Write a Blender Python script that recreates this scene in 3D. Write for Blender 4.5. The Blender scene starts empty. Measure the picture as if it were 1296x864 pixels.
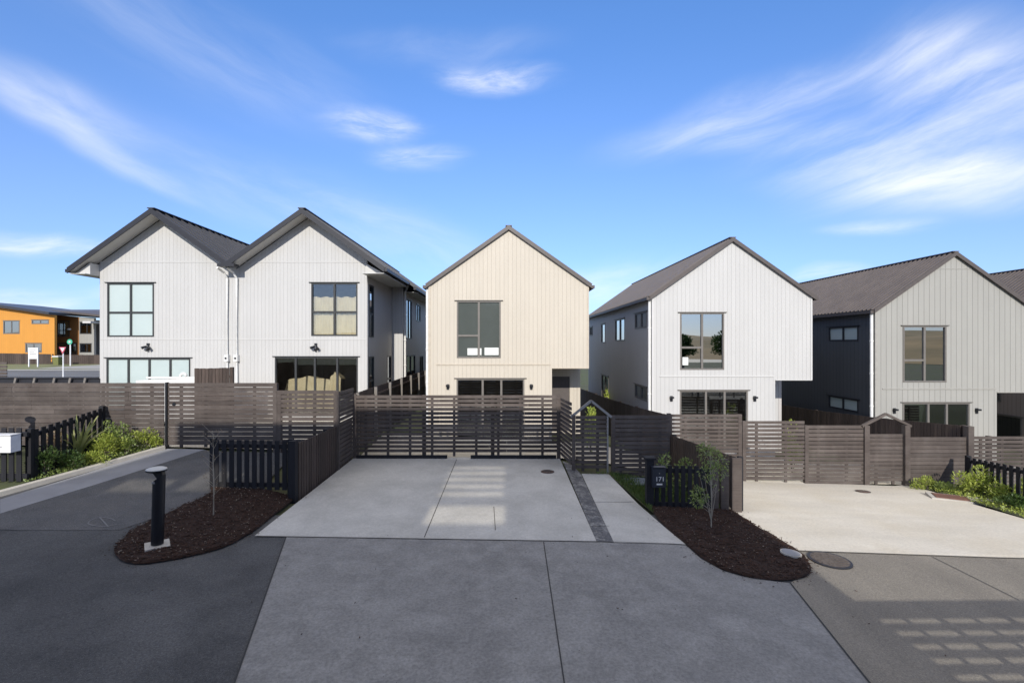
import bpy, bmesh, math, random
from mathutils import Vector, Matrix
random.seed(7)
R = math.radians
S = bpy.context.scene
COL = S.collection
F, CU, CV = 600.0, 640.0, 435.0      # focal length (px of the photograph) and vanishing point

# ------------------------------------------------------------------ camera
cam = bpy.data.cameras.new('camera'); camo = bpy.data.objects.new('camera', cam); COL.objects.link(camo)
cam.sensor_width = 36; cam.lens = F / 1296 * 36; cam.shift_x = 8 / 1296; cam.shift_y = 3 / 1296
cam.clip_end = 3000; cam.clip_start = 0.05
camo.location = (0, 0, 0); camo.rotation_euler = (R(90), 0, 0)
S.camera = camo
S.view_settings.view_transform = 'Standard'; S.view_settings.look = 'None'
S.view_settings.gamma = 1; S.view_settings.use_curve_mapping = False
S.view_settings.exposure = 0.4

# ------------------------------------------------------------------ sun and sky
TAN = 0.456; AZ = 0.02
sdir = Vector((AZ, 1, -TAN)).normalized()
sun = bpy.data.lights.new('sun', 'SUN'); suno = bpy.data.objects.new('sun', sun); COL.objects.link(suno)
sun.energy = 3.4; sun.angle = R(0.5); sun.color = (1, 0.95, 0.87)
suno.rotation_euler = sdir.to_track_quat('-Z', 'Y').to_euler()
suno.location = (-2, -30, 20)
W = bpy.data.worlds.new('World'); S.world = W; W.use_nodes = True

def world_nodes():
    nt = W.node_tree; N = nt.nodes; L = nt.links; N.clear()
    def n(t, **k):
        o = N.new(t)
        for a, b in k.items(): setattr(o, a, b)
        return o
    def m(op, a, b=None, c=None, clamp=False):
        o = n('ShaderNodeMath', operation=op, use_clamp=clamp)
        for i, v in enumerate((a, b, c)):
            if v is None: continue
            if isinstance(v, (int, float)): o.inputs[i].default_value = v
            else: L.new(v, o.inputs[i])
        return o.outputs[0]
    out = n('ShaderNodeOutputWorld'); bg = n('ShaderNodeBackground'); bg.inputs[1].default_value = 0.145
    sky = n('ShaderNodeTexSky'); sky.sky_type = 'NISHITA'; sky.sun_disc = False
    sky.sun_elevation = math.atan(TAN / math.hypot(1, AZ)); sky.sun_rotation = math.pi + math.atan(AZ)
    sky.air_density = 1.0; sky.dust_density = 0.3; sky.ozone_density = 2.5; sky.altitude = 50
    tc = n('ShaderNodeTexCoord')
    sp = n('ShaderNodeSeparateXYZ'); L.new(tc.outputs['Generated'], sp.inputs[0])
    az = m('ARCTAN2', sp.outputs[0], sp.outputs[1]); el = m('ARCSINE', sp.outputs[2])
    cb = n('ShaderNodeCombineXYZ'); L.new(az, cb.inputs[0]); L.new(el, cb.inputs[1])
    # warp
    wn = n('ShaderNodeTexNoise'); wn.inputs['Scale'].default_value = 3; wn.inputs['Detail'].default_value = 3
    L.new(cb.outputs[0], wn.inputs['Vector'])
    sub = n('ShaderNodeVectorMath', operation='SUBTRACT'); L.new(wn.outputs['Color'], sub.inputs[0]); sub.inputs[1].default_value = (.5, .5, .5)
    scl = n('ShaderNodeVectorMath', operation='SCALE'); L.new(sub.outputs[0], scl.inputs[0]); scl.inputs['Scale'].default_value = 0.09
    add = n('ShaderNodeVectorMath', operation='ADD'); L.new(cb.outputs[0], add.inputs[0]); L.new(scl.outputs[0], add.inputs[1])
    C = add.outputs[0]
    def wisps(ang, scale, seed):
        mp = n('ShaderNodeMapping'); mp.vector_type = 'TEXTURE'
        mp.inputs['Location'].default_value = (seed, seed * .7, 0)
        mp.inputs['Rotation'].default_value = (0, 0, R(ang)); mp.inputs['Scale'].default_value = (1.0, 0.22, 1)
        L.new(C, mp.inputs[0])
        t = n('ShaderNodeTexNoise'); t.inputs['Scale'].default_value = scale; t.inputs['Detail'].default_value = 12
        t.inputs['Roughness'].default_value = .64; t.inputs['Distortion'].default_value = .35
        L.new(mp.outputs[0], t.inputs['Vector'])
        mr = n('ShaderNodeMapRange'); mr.interpolation_type = 'SMOOTHSTEP'
        mr.inputs[1].default_value = .2; mr.inputs[2].default_value = .9
        L.new(t.outputs['Fac'], mr.inputs[0]); return mr.outputs[0]
    wl = wisps(-14, 3.0, 1.3); wr = wisps(14, 2.6, 4.1); wf = wisps(4, 8, 9.0)
    # clouds by the direction they stand in: (px, py) of centre, half lengths, tilt, strength, streak set
    clouds = [
        (1215, 165, 300, 90, 12, .62, 'r'), (960, 140, 240, 36, 8, .5, 'r'), (1190, 75, 130, 60, -20, .55, 'r'),
        (1230, 230, 230, 36, -4, .45, 'r'), (1080, 215, 200, 40, -6, .35, 'r'),
        (1105, 289, 85, 12, 0, .4, 'f'), (1050, 350, 60, 14, 0, .6, 'f'),
        (625, 98, 90, 17, 2, .75, 'f'), (472, 163, 78, 20, 4, .7, 'f'), (527, 205, 70, 18, 3, .45, 'f'),
        (110, 183, 280, 20, -20, .30, 'l'), (440, 280, 330, 44, -14, .26, 'l'), (60, 130, 180, 30, -10, .3, 'l'),
        (250, 60, 330, 60, -12, .18, 'l'), (40, 303, 190, 18, -3, .6, 'f'), (45, 382, 85, 18, 0, .95, 'f'), (165, 378, 60, 11, 0, .4, 'f'),
        (780, 355, 100, 36, 10, .5, 'r'), (560, 60, 160, 22, 4, .2, 'r'), (980, 180, 200, 26, -6, .4, 'r')]
    tot = None
    for (px, py, a, b, t, s, k) in clouds:
        dx, dz = px - CU, CV - py
        A = math.atan2(dx, F); E = math.atan2(dz, math.hypot(F, dx))
        kx = F / (F * F + dx * dx); ky = 1 / math.hypot(F, dx)
        mp = n('ShaderNodeMapping'); mp.vector_type = 'TEXTURE'
        mp.inputs['Location'].default_value = (A, E, 0); mp.inputs['Rotation'].default_value = (0, 0, R(t))
        mp.inputs['Scale'].default_value = (a * kx * 1.25, b * ky * 1.35, 1); L.new(C, mp.inputs[0])
        ln = n('ShaderNodeVectorMath', operation='LENGTH'); L.new(mp.outputs[0], ln.inputs[0])
        mr = n('ShaderNodeMapRange'); mr.interpolation_type = 'SMOOTHERSTEP'
        mr.inputs[1].default_value = 0; mr.inputs[2].default_value = 1; mr.inputs[3].default_value = s; mr.inputs[4].default_value = 0
        L.new(ln.outputs['Value'], mr.inputs[0])
        w = {'l': wl, 'r': wr, 'f': wf}[k]
        v = m('MULTIPLY', mr.outputs[0], m('ADD', m('MULTIPLY', w, 1.15), .03))
        tot = v if tot is None else m('ADD', tot, v)
    # pale veil low over the horizon
    veil = n('ShaderNodeMapRange'); veil.inputs[1].default_value = 0; veil.inputs[2].default_value = .62; veil.inputs[3].default_value = .12; veil.inputs[4].default_value = 0
    veil.interpolation_type = 'SMOOTHSTEP'; L.new(el, veil.inputs[0])
    hi = n('ShaderNodeMapRange'); hi.interpolation_type = 'SMOOTHSTEP'; hi.inputs[1].default_value = R(37); hi.inputs[2].default_value = R(55); hi.inputs[4].default_value = .85; L.new(el, hi.inputs[0])
    bk = n('ShaderNodeMapRange'); bk.interpolation_type = 'SMOOTHSTEP'; bk.inputs[1].default_value = 0.05; bk.inputs[2].default_value = -.35; bk.inputs[4].default_value = .25; L.new(sp.outputs[1], bk.inputs[0])
    behind = m('MULTIPLY', m('MAXIMUM', hi.outputs[0], bk.outputs[0]), m('ADD', m('MULTIPLY', wf, .5), .7))  # white sky added overhead and behind the camera to brighten the shade
    fac = m('ADD', tot, veil.outputs[0], clamp=True)
    tint = n('ShaderNodeMix', data_type='RGBA', blend_type='MULTIPLY'); tint.inputs[0].default_value = 1
    L.new(sky.outputs[0], tint.inputs[6])
    te = n('ShaderNodeMapRange'); te.inputs[2].default_value = .6; L.new(el, te.inputs[0])
    tm = n('ShaderNodeMix', data_type='RGBA'); L.new(te.outputs[0], tm.inputs[0]); tm.inputs[6].default_value = (.42, .53, .86, 1); tm.inputs[7].default_value = (.70, .98, 1.34, 1)
    L.new(tm.outputs[2], tint.inputs[7])
    mx = n('ShaderNodeMix', data_type='RGBA'); L.new(fac, mx.inputs[0]); L.new(tint.outputs[2], mx.inputs[6])
    mx.inputs[7].default_value = (6.0, 6.1, 6.4, 1)
    mb_ = n('ShaderNodeMix', data_type='RGBA'); L.new(behind, mb_.inputs[0]); L.new(mx.outputs[2], mb_.inputs[6]); mb_.inputs[7].default_value = (6.9, 6.4, 5.8, 1)
    mx = mb_; mx_out = mb_.outputs[2]
    L.new(mx_out, bg.inputs[0]); L.new(bg.outputs[0], out.inputs[0])
world_nodes()

# ------------------------------------------------------------------ materials
def mat(name, col, rough=.7, col2=None, scale=8, detail=5, stretch=(1, 1, 1), bump=0, bscale=60, spec=.3, metal=0,
        col3=None, scale3=1.0, groove=None, gcol=.6, speck=None, grain=None, island=0):
    m = bpy.data.materials.new(name); m.use_nodes = True
    nt = m.node_tree; N = nt.nodes; L = nt.links
    b = N['Principled BSDF']; b.inputs['Roughness'].default_value = rough; b.inputs['Metallic'].default_value = metal
    b.inputs['Specular IOR Level'].default_value = spec
    tc = N.new('ShaderNodeTexCoord'); src = tc.outputs['Object']
    mp = N.new('ShaderNodeMapping'); mp.inputs['Scale'].default_value = stretch; L.new(src, mp.inputs[0])
    c2 = col2 or tuple(c * .82 for c in col)
    t = N.new('ShaderNodeTexNoise'); t.inputs['Scale'].default_value = scale; t.inputs['Detail'].default_value = detail; t.inputs['Roughness'].default_value = .6
    L.new(mp.outputs[0], t.inputs['Vector'])
    r = N.new('ShaderNodeMapRange'); r.inputs[1].default_value = .3; r.inputs[2].default_value = .7; L.new(t.outputs['Fac'], r.inputs[0])
    x = N.new('ShaderNodeMix'); x.data_type = 'RGBA'; L.new(r.outputs[0], x.inputs[0])
    x.inputs[6].default_value = (*col, 1); x.inputs[7].default_value = (*c2, 1); cur = x.outputs[2]
    if col3:
        t3 = N.new('ShaderNodeTexNoise'); t3.inputs['Scale'].default_value = scale3; t3.inputs['Detail'].default_value = 6; t3.inputs['Roughness'].default_value = .65
        L.new(src, t3.inputs['Vector'])
        r3 = N.new('ShaderNodeMapRange'); r3.inputs[1].default_value = .42; r3.inputs[2].default_value = .72; L.new(t3.outputs['Fac'], r3.inputs[0])
        x3 = N.new('ShaderNodeMix'); x3.data_type = 'RGBA'; L.new(r3.outputs[0], x3.inputs[0]); L.new(cur, x3.inputs[6]); x3.inputs[7].default_value = (*col3, 1); cur = x3.outputs[2]
    if speck:   # (scale, radius, colour)
        v = N.new('ShaderNodeTexVoronoi'); v.inputs['Scale'].default_value = speck[0]; L.new(src, v.inputs['Vector'])
        rs = N.new('ShaderNodeMapRange'); rs.inputs[1].default_value = speck[1]; rs.inputs[2].default_value = speck[1] * .6; L.new(v.outputs['Distance'], rs.inputs[0])
        vs = N.new('ShaderNodeSeparateColor'); L.new(v.outputs['Color'], vs.inputs[0])
        gt = N.new('ShaderNodeMath'); gt.operation = 'GREATER_THAN'; L.new(vs.outputs[0], gt.inputs[0]); gt.inputs[1].default_value = speck[3] if len(speck) > 3 else .6
        mu = N.new('ShaderNodeMath'); mu.operation = 'MULTIPLY'; L.new(rs.outputs[0], mu.inputs[0]); L.new(gt.outputs[0], mu.inputs[1])
        xs_ = N.new('ShaderNodeMix'); xs_.data_type = 'RGBA'; L.new(mu.outputs[0], xs_.inputs[0]); L.new(cur, xs_.inputs[6]); xs_.inputs[7].default_value = (*speck[2], 1); cur = xs_.outputs[2]
    if grain:   # (scale, amount)
        tg = N.new('ShaderNodeTexNoise'); tg.inputs['Scale'].default_value = grain[0]; tg.inputs['Detail'].default_value = 4; tg.inputs['Roughness'].default_value = .8; L.new(src, tg.inputs['Vector'])
        rg = N.new('ShaderNodeMapRange'); rg.inputs[1].default_value = .32; rg.inputs[2].default_value = .68; rg.inputs[3].default_value = 1 - grain[1]; rg.inputs[4].default_value = 1 + grain[1]; L.new(tg.outputs['Fac'], rg.inputs[0])
        vg = N.new('ShaderNodeVectorMath'); vg.operation = 'SCALE'; L.new(cur, vg.inputs[0]); L.new(rg.outputs[0], vg.inputs['Scale']); cur = vg.outputs[0]
    if island:
        gi = N.new('ShaderNodeNewGeometry'); ri = N.new('ShaderNodeMapRange'); ri.inputs[3].default_value = 1 - island; ri.inputs[4].default_value = 1 + island; L.new(gi.outputs['Random Per Island'], ri.inputs[0])
        vi = N.new('ShaderNodeVectorMath'); vi.operation = 'SCALE'; L.new(cur, vi.inputs[0]); L.new(ri.outputs[0], vi.inputs['Scale']); cur = vi.outputs[0]
    h = None
    if groove:  # vertical board joints, groove shade mixed in as darker colour: pitch, width
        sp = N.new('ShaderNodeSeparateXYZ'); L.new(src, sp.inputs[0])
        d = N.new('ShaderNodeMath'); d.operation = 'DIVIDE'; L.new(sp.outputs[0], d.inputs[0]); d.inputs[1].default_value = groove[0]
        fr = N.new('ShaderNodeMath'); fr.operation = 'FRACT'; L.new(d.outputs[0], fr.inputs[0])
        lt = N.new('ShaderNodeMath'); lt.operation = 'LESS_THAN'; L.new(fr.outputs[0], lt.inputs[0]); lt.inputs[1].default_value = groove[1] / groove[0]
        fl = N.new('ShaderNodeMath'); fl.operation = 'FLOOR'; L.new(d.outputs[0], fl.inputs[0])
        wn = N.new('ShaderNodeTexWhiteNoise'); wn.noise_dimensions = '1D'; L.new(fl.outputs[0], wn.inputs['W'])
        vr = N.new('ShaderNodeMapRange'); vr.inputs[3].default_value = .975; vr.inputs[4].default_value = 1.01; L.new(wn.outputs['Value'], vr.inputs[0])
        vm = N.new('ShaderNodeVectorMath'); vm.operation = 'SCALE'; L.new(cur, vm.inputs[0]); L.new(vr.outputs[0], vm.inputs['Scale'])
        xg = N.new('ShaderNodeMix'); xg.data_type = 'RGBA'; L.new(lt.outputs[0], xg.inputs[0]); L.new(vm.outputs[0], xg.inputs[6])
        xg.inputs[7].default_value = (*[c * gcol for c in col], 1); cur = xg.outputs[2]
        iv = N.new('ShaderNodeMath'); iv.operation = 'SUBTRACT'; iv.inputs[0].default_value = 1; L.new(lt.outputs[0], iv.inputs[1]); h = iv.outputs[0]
    L.new(cur, b.inputs['Base Color'])
    if bump or h:
        bp = N.new('ShaderNodeBump')
        if h: bp.inputs['Strength'].default_value = .8; bp.inputs['Distance'].default_value = .006; L.new(h, bp.inputs['Height'])
        else:
            tb = N.new('ShaderNodeTexNoise'); tb.inputs['Scale'].default_value = bscale; tb.inputs['Detail'].default_value = 4; L.new(mp.outputs[0], tb.inputs['Vector'])
            bp.inputs['Strength'].default_value = bump; bp.inputs['Distance'].default_value = .01; L.new(tb.outputs['Fac'], bp.inputs['Height'])
        L.new(bp.outputs[0], b.inputs['Normal'])
    return m

M = {}
M['asphalt'] = mat('asphalt', (.078, .078, .079), .88, (.054, .055, .056), 1.1, 10, bump=.9, bscale=140, col3=(.115, .115, .115), scale3=.6, grain=(45, .42), speck=(95, .32, (.16, .16, .165), .6))
M['chip_seal'] = mat('chip_seal', (.125, .125, .126), .9, (.08, .081, .084), 2.0, 8, bump=1, bscale=160, col3=(.13, .125, .12), scale3=.8, grain=(60, .35), speck=(100, .34, (.26, .25, .24), .55))
M['tan_asphalt'] = mat('tan_asphalt', (.25, .225, .185), .9, (.18, .162, .136), 1.6, 8, stretch=(1, .35, 1), bump=1, bscale=160, grain=(50, .3), speck=(80, .34, (.34, .31, .25), .6))
M['apron'] = mat('apron_concrete', (.235, .23, .222), .8, (.18, .176, .17), .9, 12, bump=.6, bscale=120, col3=(.275, .27, .26), scale3=2.8, grain=(30, .26), speck=(7, .045, (.05, .05, .05), .45))
M['drive'] = mat('drive_concrete', (.53, .515, .475), .75, (.43, .42, .39), 1.3, 12, stretch=(1, .5, 1), bump=.35, bscale=110, col3=(.37, .36, .33), scale3=.9, grain=(24, .13), speck=(9, .05, (.1, .09, .08), .7))
M['drive_warm'] = mat('pale_concrete', (.68, .63, .53), .75, (.56, .515, .43), 1.2, 9, stretch=(.5, 1.6, 1), bump=.35, bscale=110, col3=(.58, .52, .41), scale3=.8, grain=(24, .12), speck=(8, .05, (.14, .12, .1), .7))
M['strip'] = mat('strip_concrete', (.30, .30, .31), .75, (.24, .24, .25), 2, 8, bump=.4, bscale=110)
M['kerb'] = mat('kerb_concrete', (.52, .49, .43), .8, (.42, .39, .34), 3, 6, bump=.4)
M['stone'] = mat('drain_stone', (.11, .11, .115), .6, (.05, .05, .055), 5, 8, bump=.6, bscale=40, col3=(.30, .295, .28), scale3=5.0, grain=(20, .45))
M['joint'] = mat('joint', (.05, .05, .05), .9)
M['joint_soft'] = mat('joint_soft', (.17, .165, .155), .9)
M['mulch'] = mat('mulch', (.045, .022, .014), .95, (.012, .008, .007), 30, 8, bump=1, bscale=70, speck=(45, .3, (.09, .055, .04), .6))
M['chip'] = mat('bark_chip', (.075, .036, .022), .9, (.02, .012, .009), 9)
M['chip_pale'] = mat('pale_chip', (.32, .26, .2), .9, (.16, .12, .09), 9)
M['earth'] = mat('earth', (.10, .095, .06), .95, (.06, .07, .03), .8, 8, bump=.8, bscale=30, col3=(.08, .10, .035), scale3=.3)
M['verge'] = mat('verge_grass', (.16, .19, .07), .95, (.22, .2, .12), 2, 8)
M['road_far'] = mat('road_far', (.17, .17, .17), .9, (.13, .13, .13), .6, 6)
M['road_pale'] = mat('footpath_far', (.36, .35, .32), .9)
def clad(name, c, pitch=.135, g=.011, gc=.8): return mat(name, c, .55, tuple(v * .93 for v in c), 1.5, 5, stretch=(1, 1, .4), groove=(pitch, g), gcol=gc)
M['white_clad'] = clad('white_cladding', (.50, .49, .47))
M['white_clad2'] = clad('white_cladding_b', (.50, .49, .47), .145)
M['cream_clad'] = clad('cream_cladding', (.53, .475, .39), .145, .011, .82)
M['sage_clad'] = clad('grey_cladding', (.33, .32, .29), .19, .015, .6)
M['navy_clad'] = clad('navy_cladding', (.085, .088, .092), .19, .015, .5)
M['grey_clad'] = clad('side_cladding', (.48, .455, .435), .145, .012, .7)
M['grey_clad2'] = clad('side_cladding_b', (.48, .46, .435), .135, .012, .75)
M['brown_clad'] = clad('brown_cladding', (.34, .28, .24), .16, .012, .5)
M['white_paint'] = mat('white_paint', (.53, .52, .50), .5, (.50, .49, .47), 3)
M['cream_paint'] = mat('cream_paint', (.51, .445, .355), .5)
M['sage_paint'] = mat('grey_paint', (.35, .335, .30), .5)
M['roof_black'] = mat('black_roof', (.045, .043, .047), .42, (.03, .03, .034), 2, spec=.5)
M['roof_brown'] = mat('brown_roof', (.135, .112, .1), .5, (.1, .084, .077), 2, spec=.45)
M['trim_brown'] = mat('brown_trim', (.1, .085, .078), .45)
M['trim_black'] = mat('black_trim', (.03, .03, .035), .4)
M['frame_dark'] = mat('dark_frame', (.045, .047, .048), .4)
M['frame_taupe'] = mat('taupe_frame', (.17, .155, .138), .4)
M['inside'] = mat('inside_plaster', (.42, .40, .37), .9)
M['inside_floor'] = mat('inside_floor', (.22, .18, .14), .7)
M['blind'] = mat('blind', (.62, .70, .68), .8, (.56, .65, .63), 2)
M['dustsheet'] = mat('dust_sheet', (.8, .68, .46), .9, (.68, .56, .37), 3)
M['white_card'] = mat('white_card', (.75, .76, .72), .7)
M['wood'] = mat('stained_timber', (.095, .076, .066), .8, (.055, .044, .039), 5, 7, stretch=(.35, 6, 12), bump=.6, bscale=20, col3=(.125, .105, .093), scale3=1.3, island=.17)
M['wood_v'] = mat('stained_paling', (.085, .062, .051), .8, (.05, .038, .032), 5, 7, stretch=(8, 8, .5), bump=.6, bscale=20, island=.25)
M['wood_black'] = mat('black_timber', (.02, .02, .024), .7, (.012, .012, .015), 5, 7, stretch=(8, 8, .6), bump=.5, bscale=20)
M['wood_grey'] = mat('weathered_post', (.22, .2, .18), .8, (.15, .135, .12), 6, 6, stretch=(6, 6, .6))
M['steel_grey'] = mat('grey_steel', (.28, .27, .26), .45, metal=.2)
M['black_metal'] = mat('black_metal', (.012, .013, .017), .35, spec=.5)
M['disc'] = mat('lamp_disc', (.55, .54, .5), .4, (.48, .47, .44), 6)
M['iron'] = mat('cast_iron', (.13, .11, .095), .6, (.07, .055, .045), 20, 6, bump=.8, bscale=60)
M['iron_rust'] = mat('rusty_iron', (.2, .1, .07), .7, (.12, .06, .045), 12, 6, bump=.6)
M['stone_blue'] = mat('blue_stone', (.16, .18, .21), .7)
M['pvc'] = mat('white_pipe', (.78, .77, .74), .4)
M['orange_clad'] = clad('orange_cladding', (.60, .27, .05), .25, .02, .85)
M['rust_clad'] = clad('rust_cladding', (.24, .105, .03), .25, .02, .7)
M['letter_white'] = mat('white_powder_coat', (.8, .8, .8), .4)
M['letter_dark'] = mat('dark_powder_coat', (.035, .04, .052), .4)
M['sign_red'] = mat('sign_red', (.5, .1, .14), .5)
M['sign_green'] = mat('sign_green', (.08, .42, .27), .5)
M['sign_white'] = mat('sign_white', (.8, .8, .8), .5)
M['tan_hill'] = mat('dry_hill', (.42, .3, .15), .95, (.28, .2, .1), .05, 8, col3=(.14, .13, .06), scale3=.02)
M['bin_yellow'] = mat('bin_green', (.16, .17, .06), .6)
M['chalk'] = mat('chalk', (.19, .19, .19), .9)
M['render_grey'] = mat('grey_render', (.33, .32, .31), .8)
def leafmat(name, c, c2):
    m = bpy.data.materials.new(name); m.use_nodes = True; N = m.node_tree.nodes; L = m.node_tree.links
    b = N['Principled BSDF']; b.inputs['Roughness'].default_value = .5
    g = N.new('ShaderNodeNewGeometry'); x = N.new('ShaderNodeMix'); x.data_type = 'RGBA'
    L.new(g.outputs['Random Per Island'], x.inputs[0]); x.inputs[6].default_value = (*c, 1); x.inputs[7].default_value = (*c2, 1)
    L.new(x.outputs[2], b.inputs['Base Color'])
    t = N.new('ShaderNodeBsdfTranslucent'); L.new(x.outputs[2], t.inputs[0]); ms = N.new('ShaderNodeMixShader'); ms.inputs[0].default_value = .3
    o = N['Material Output']; L.new(b.outputs[0], ms.inputs[1]); L.new(t.outputs[0], ms.inputs[2]); L.new(ms.outputs[0], o.inputs[0])
    return m
M['leaf_dark'] = leafmat('leaf_dark', (.035, .075, .018), (.09, .14, .03))
M['leaf_lime'] = leafmat('leaf_lime', (.22, .29, .045), (.40, .44, .09))
M['leaf_olive'] = leafmat('leaf_olive', (.13, .19, .045), (.27, .33, .09))
M['leaf_flax'] = leafmat('leaf_flax', (.28, .32, .10), (.45, .46, .22))
M['leaf_rust'] = leafmat('leaf_rust', (.2, .13, .08), (.3, .22, .13))
M['leaf_grass'] = leafmat('leaf_grass', (.05, .09, .02), (.13, .18, .04))
M['bark'] = mat('bark', (.22, .19, .15), .9, (.12, .1, .08), 20)
M['bark_pale'] = mat('bark_pale', (.42, .37, .3), .9, (.3, .26, .2), 20)
def glassmat(name, tint, refl):
    m = bpy.data.materials.new(name); m.use_nodes = True; N = m.node_tree.nodes; L = m.node_tree.links; N.remove(N['Principled BSDF'])
    t = N.new('ShaderNodeBsdfTransparent'); t.inputs[0].default_value = (*tint, 1)
    g = N.new('ShaderNodeBsdfGlossy'); g.inputs['Roughness'].default_value = 0.0; g.inputs[0].default_value = (.92, .96, 1, 1)
    f = N.new('ShaderNodeFresnel'); f.inputs[0].default_value = 1.5
    a = N.new('ShaderNodeMath'); a.operation = 'ADD'; a.use_clamp = True; L.new(f.outputs[0], a.inputs[0]); a.inputs[1].default_value = refl
    x = N.new('ShaderNodeMixShader'); L.new(a.outputs[0], x.inputs[0]); L.new(t.outputs[0], x.inputs[1]); L.new(g.outputs[0], x.inputs[2])
    L.new(x.outputs[0], N['Material Output'].inputs[0]); return m
M['glass'] = glassmat('window_glass', (.68, .71, .69), .14)
M['glass_mirror'] = glassmat('reflective_glass', (.3, .32, .32), .38)
M['glass_patch'] = glassmat('sun_patch_glass', (.93, .91, .86), .0)  # only for the added panes that dim the sun patches
M['pane_green'] = mat('tinted_pane', (.085, .095, .085), .08, (.07, .08, .072), 1, spec=.7)
M['glass_clear'] = glassmat('clear_glass', (.85, .86, .85), .05)
M['glass_frost'] = mat('frosted_glass', (.46, .53, .51), .25, (.42, .49, .475), 1, spec=.6)

# ------------------------------------------------------------------ helpers
def tag(o, label=None, cat=None, group=None, kind=None):
    if label: o['label'] = label
    if cat: o['category'] = cat
    if group: o['group'] = group
    if kind: o['kind'] = kind
    return o
def thing(name, label, cat, loc, group=None, rotz=0):
    o = bpy.data.objects.new(name, None); COL.objects.link(o); o.location = loc; o.rotation_euler = (0, 0, rotz); o.empty_display_size = .2
    return tag(o, label, cat, group)
class MB:
    def __init__(s): s.v = []; s.f = []
    def box(s, x0, x1, y0, y1, z0, z1):
        k = len(s.v)
        s.v += [(x, y, z) for z in (z0, z1) for (x, y) in ((x0, y0), (x1, y0), (x1, y1), (x0, y1))]
        s.f += [tuple(k + i for i in q) for q in ((3, 2, 1, 0), (4, 5, 6, 7), (0, 1, 5, 4), (1, 2, 6, 5), (2, 3, 7, 6), (3, 0, 4, 7))]
        return s
    def bar(s, a, b, w, h, up=(0, 0, 1)):
        a, b = Vector(a), Vector(b); d = (b - a).normalized(); up = Vector(up)
        sd = d.cross(up)
        if sd.length < 1e-5: sd = d.cross(Vector((0, 1, 0)))
        sd.normalize(); u = sd.cross(d).normalized(); k = len(s.v)
        for p in (a, b):
            for (i, j) in ((-1, -1), (1, -1), (1, 1), (-1, 1)): s.v.append(tuple(p + sd * (i * w / 2) + u * (j * h / 2)))
        s.f += [tuple(k + i for i in q) for q in ((0, 1, 2, 3), (7, 6, 5, 4), (0, 4, 5, 1), (1, 5, 6, 2), (2, 6, 7, 3), (3, 7, 4, 0))]
        return s
    def tube(s, pts, rs, n=8, cap=True):
        pts = [Vector(p) for p in pts]
        if not isinstance(rs, (list, tuple)): rs = [rs] * len(pts)
        k0 = len(s.v)
        for i, p in enumerate(pts):
            d = (pts[min(i + 1, len(pts) - 1)] - pts[max(i - 1, 0)]).normalized()
            a = d.cross(Vector((0, 0, 1)));
            if a.length < 1e-3: a = Vector((1, 0, 0))
            a.normalize(); b = d.cross(a)
            for j in range(n):
                t = 2 * math.pi * j / n; s.v.append(tuple(p + (a * math.cos(t) + b * math.sin(t)) * rs[i]))
        for i in range(len(pts) - 1):
            for j in range(n):
                q = k0 + i * n; s.f.append((q + j, q + (j + 1) % n, q + n + (j + 1) % n, q + n + j))
        if cap:
            s.f.append(tuple(k0 + j for j in range(n))[::-1]); q = k0 + (len(pts) - 1) * n; s.f.append(tuple(q + j for j in range(n)))
        return s
    def poly(s, pts): k = len(s.v); s.v += [tuple(p) for p in pts]; s.f.append(tuple(range(k, k + len(pts)))); return s
    def prism(s, pts, vec):
        k = len(s.v); n = len(pts); vec = Vector(vec)
        s.v += [tuple(p) for p in pts] + [tuple(Vector(p) + vec) for p in pts]
        s.f.append(tuple(range(k, k + n))); s.f.append(tuple(range(k + 2 * n - 1, k + n - 1, -1)))
        for i in range(n): j = (i + 1) % n; s.f.append((k + i, k + n + i, k + n + j, k + j))
        return s
    def build(s, name, m, parent=None, loc=(0, 0, 0), rz=0, smooth=False, fix=True):
        me = bpy.data.meshes.new(name); me.from_pydata(s.v, [], s.f)
        if fix:
            bm = bmesh.new(); bm.from_mesh(me); bmesh.ops.recalc_face_normals(bm, faces=bm.faces); bm.to_mesh(me); bm.free()
        return link(name, me, m, parent, loc, rz, smooth)
def link(name, me, m, parent=None, loc=(0, 0, 0), rz=0, smooth=False):
    o = bpy.data.objects.new(name, me); COL.objects.link(o); me.materials.append(M[m] if isinstance(m, str) else m)
    o.location = loc; o.rotation_euler = (0, 0, rz)
    if parent: o.parent = parent
    if smooth: me.polygons.foreach_set('use_smooth', [True] * len(me.polygons))
    return o
def copy_tree(o, parent=None):
    c = o.copy(); COL.objects.link(c); c.parent = parent
    for ch in list(o.children): copy_tree(ch, c)
    return c

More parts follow.
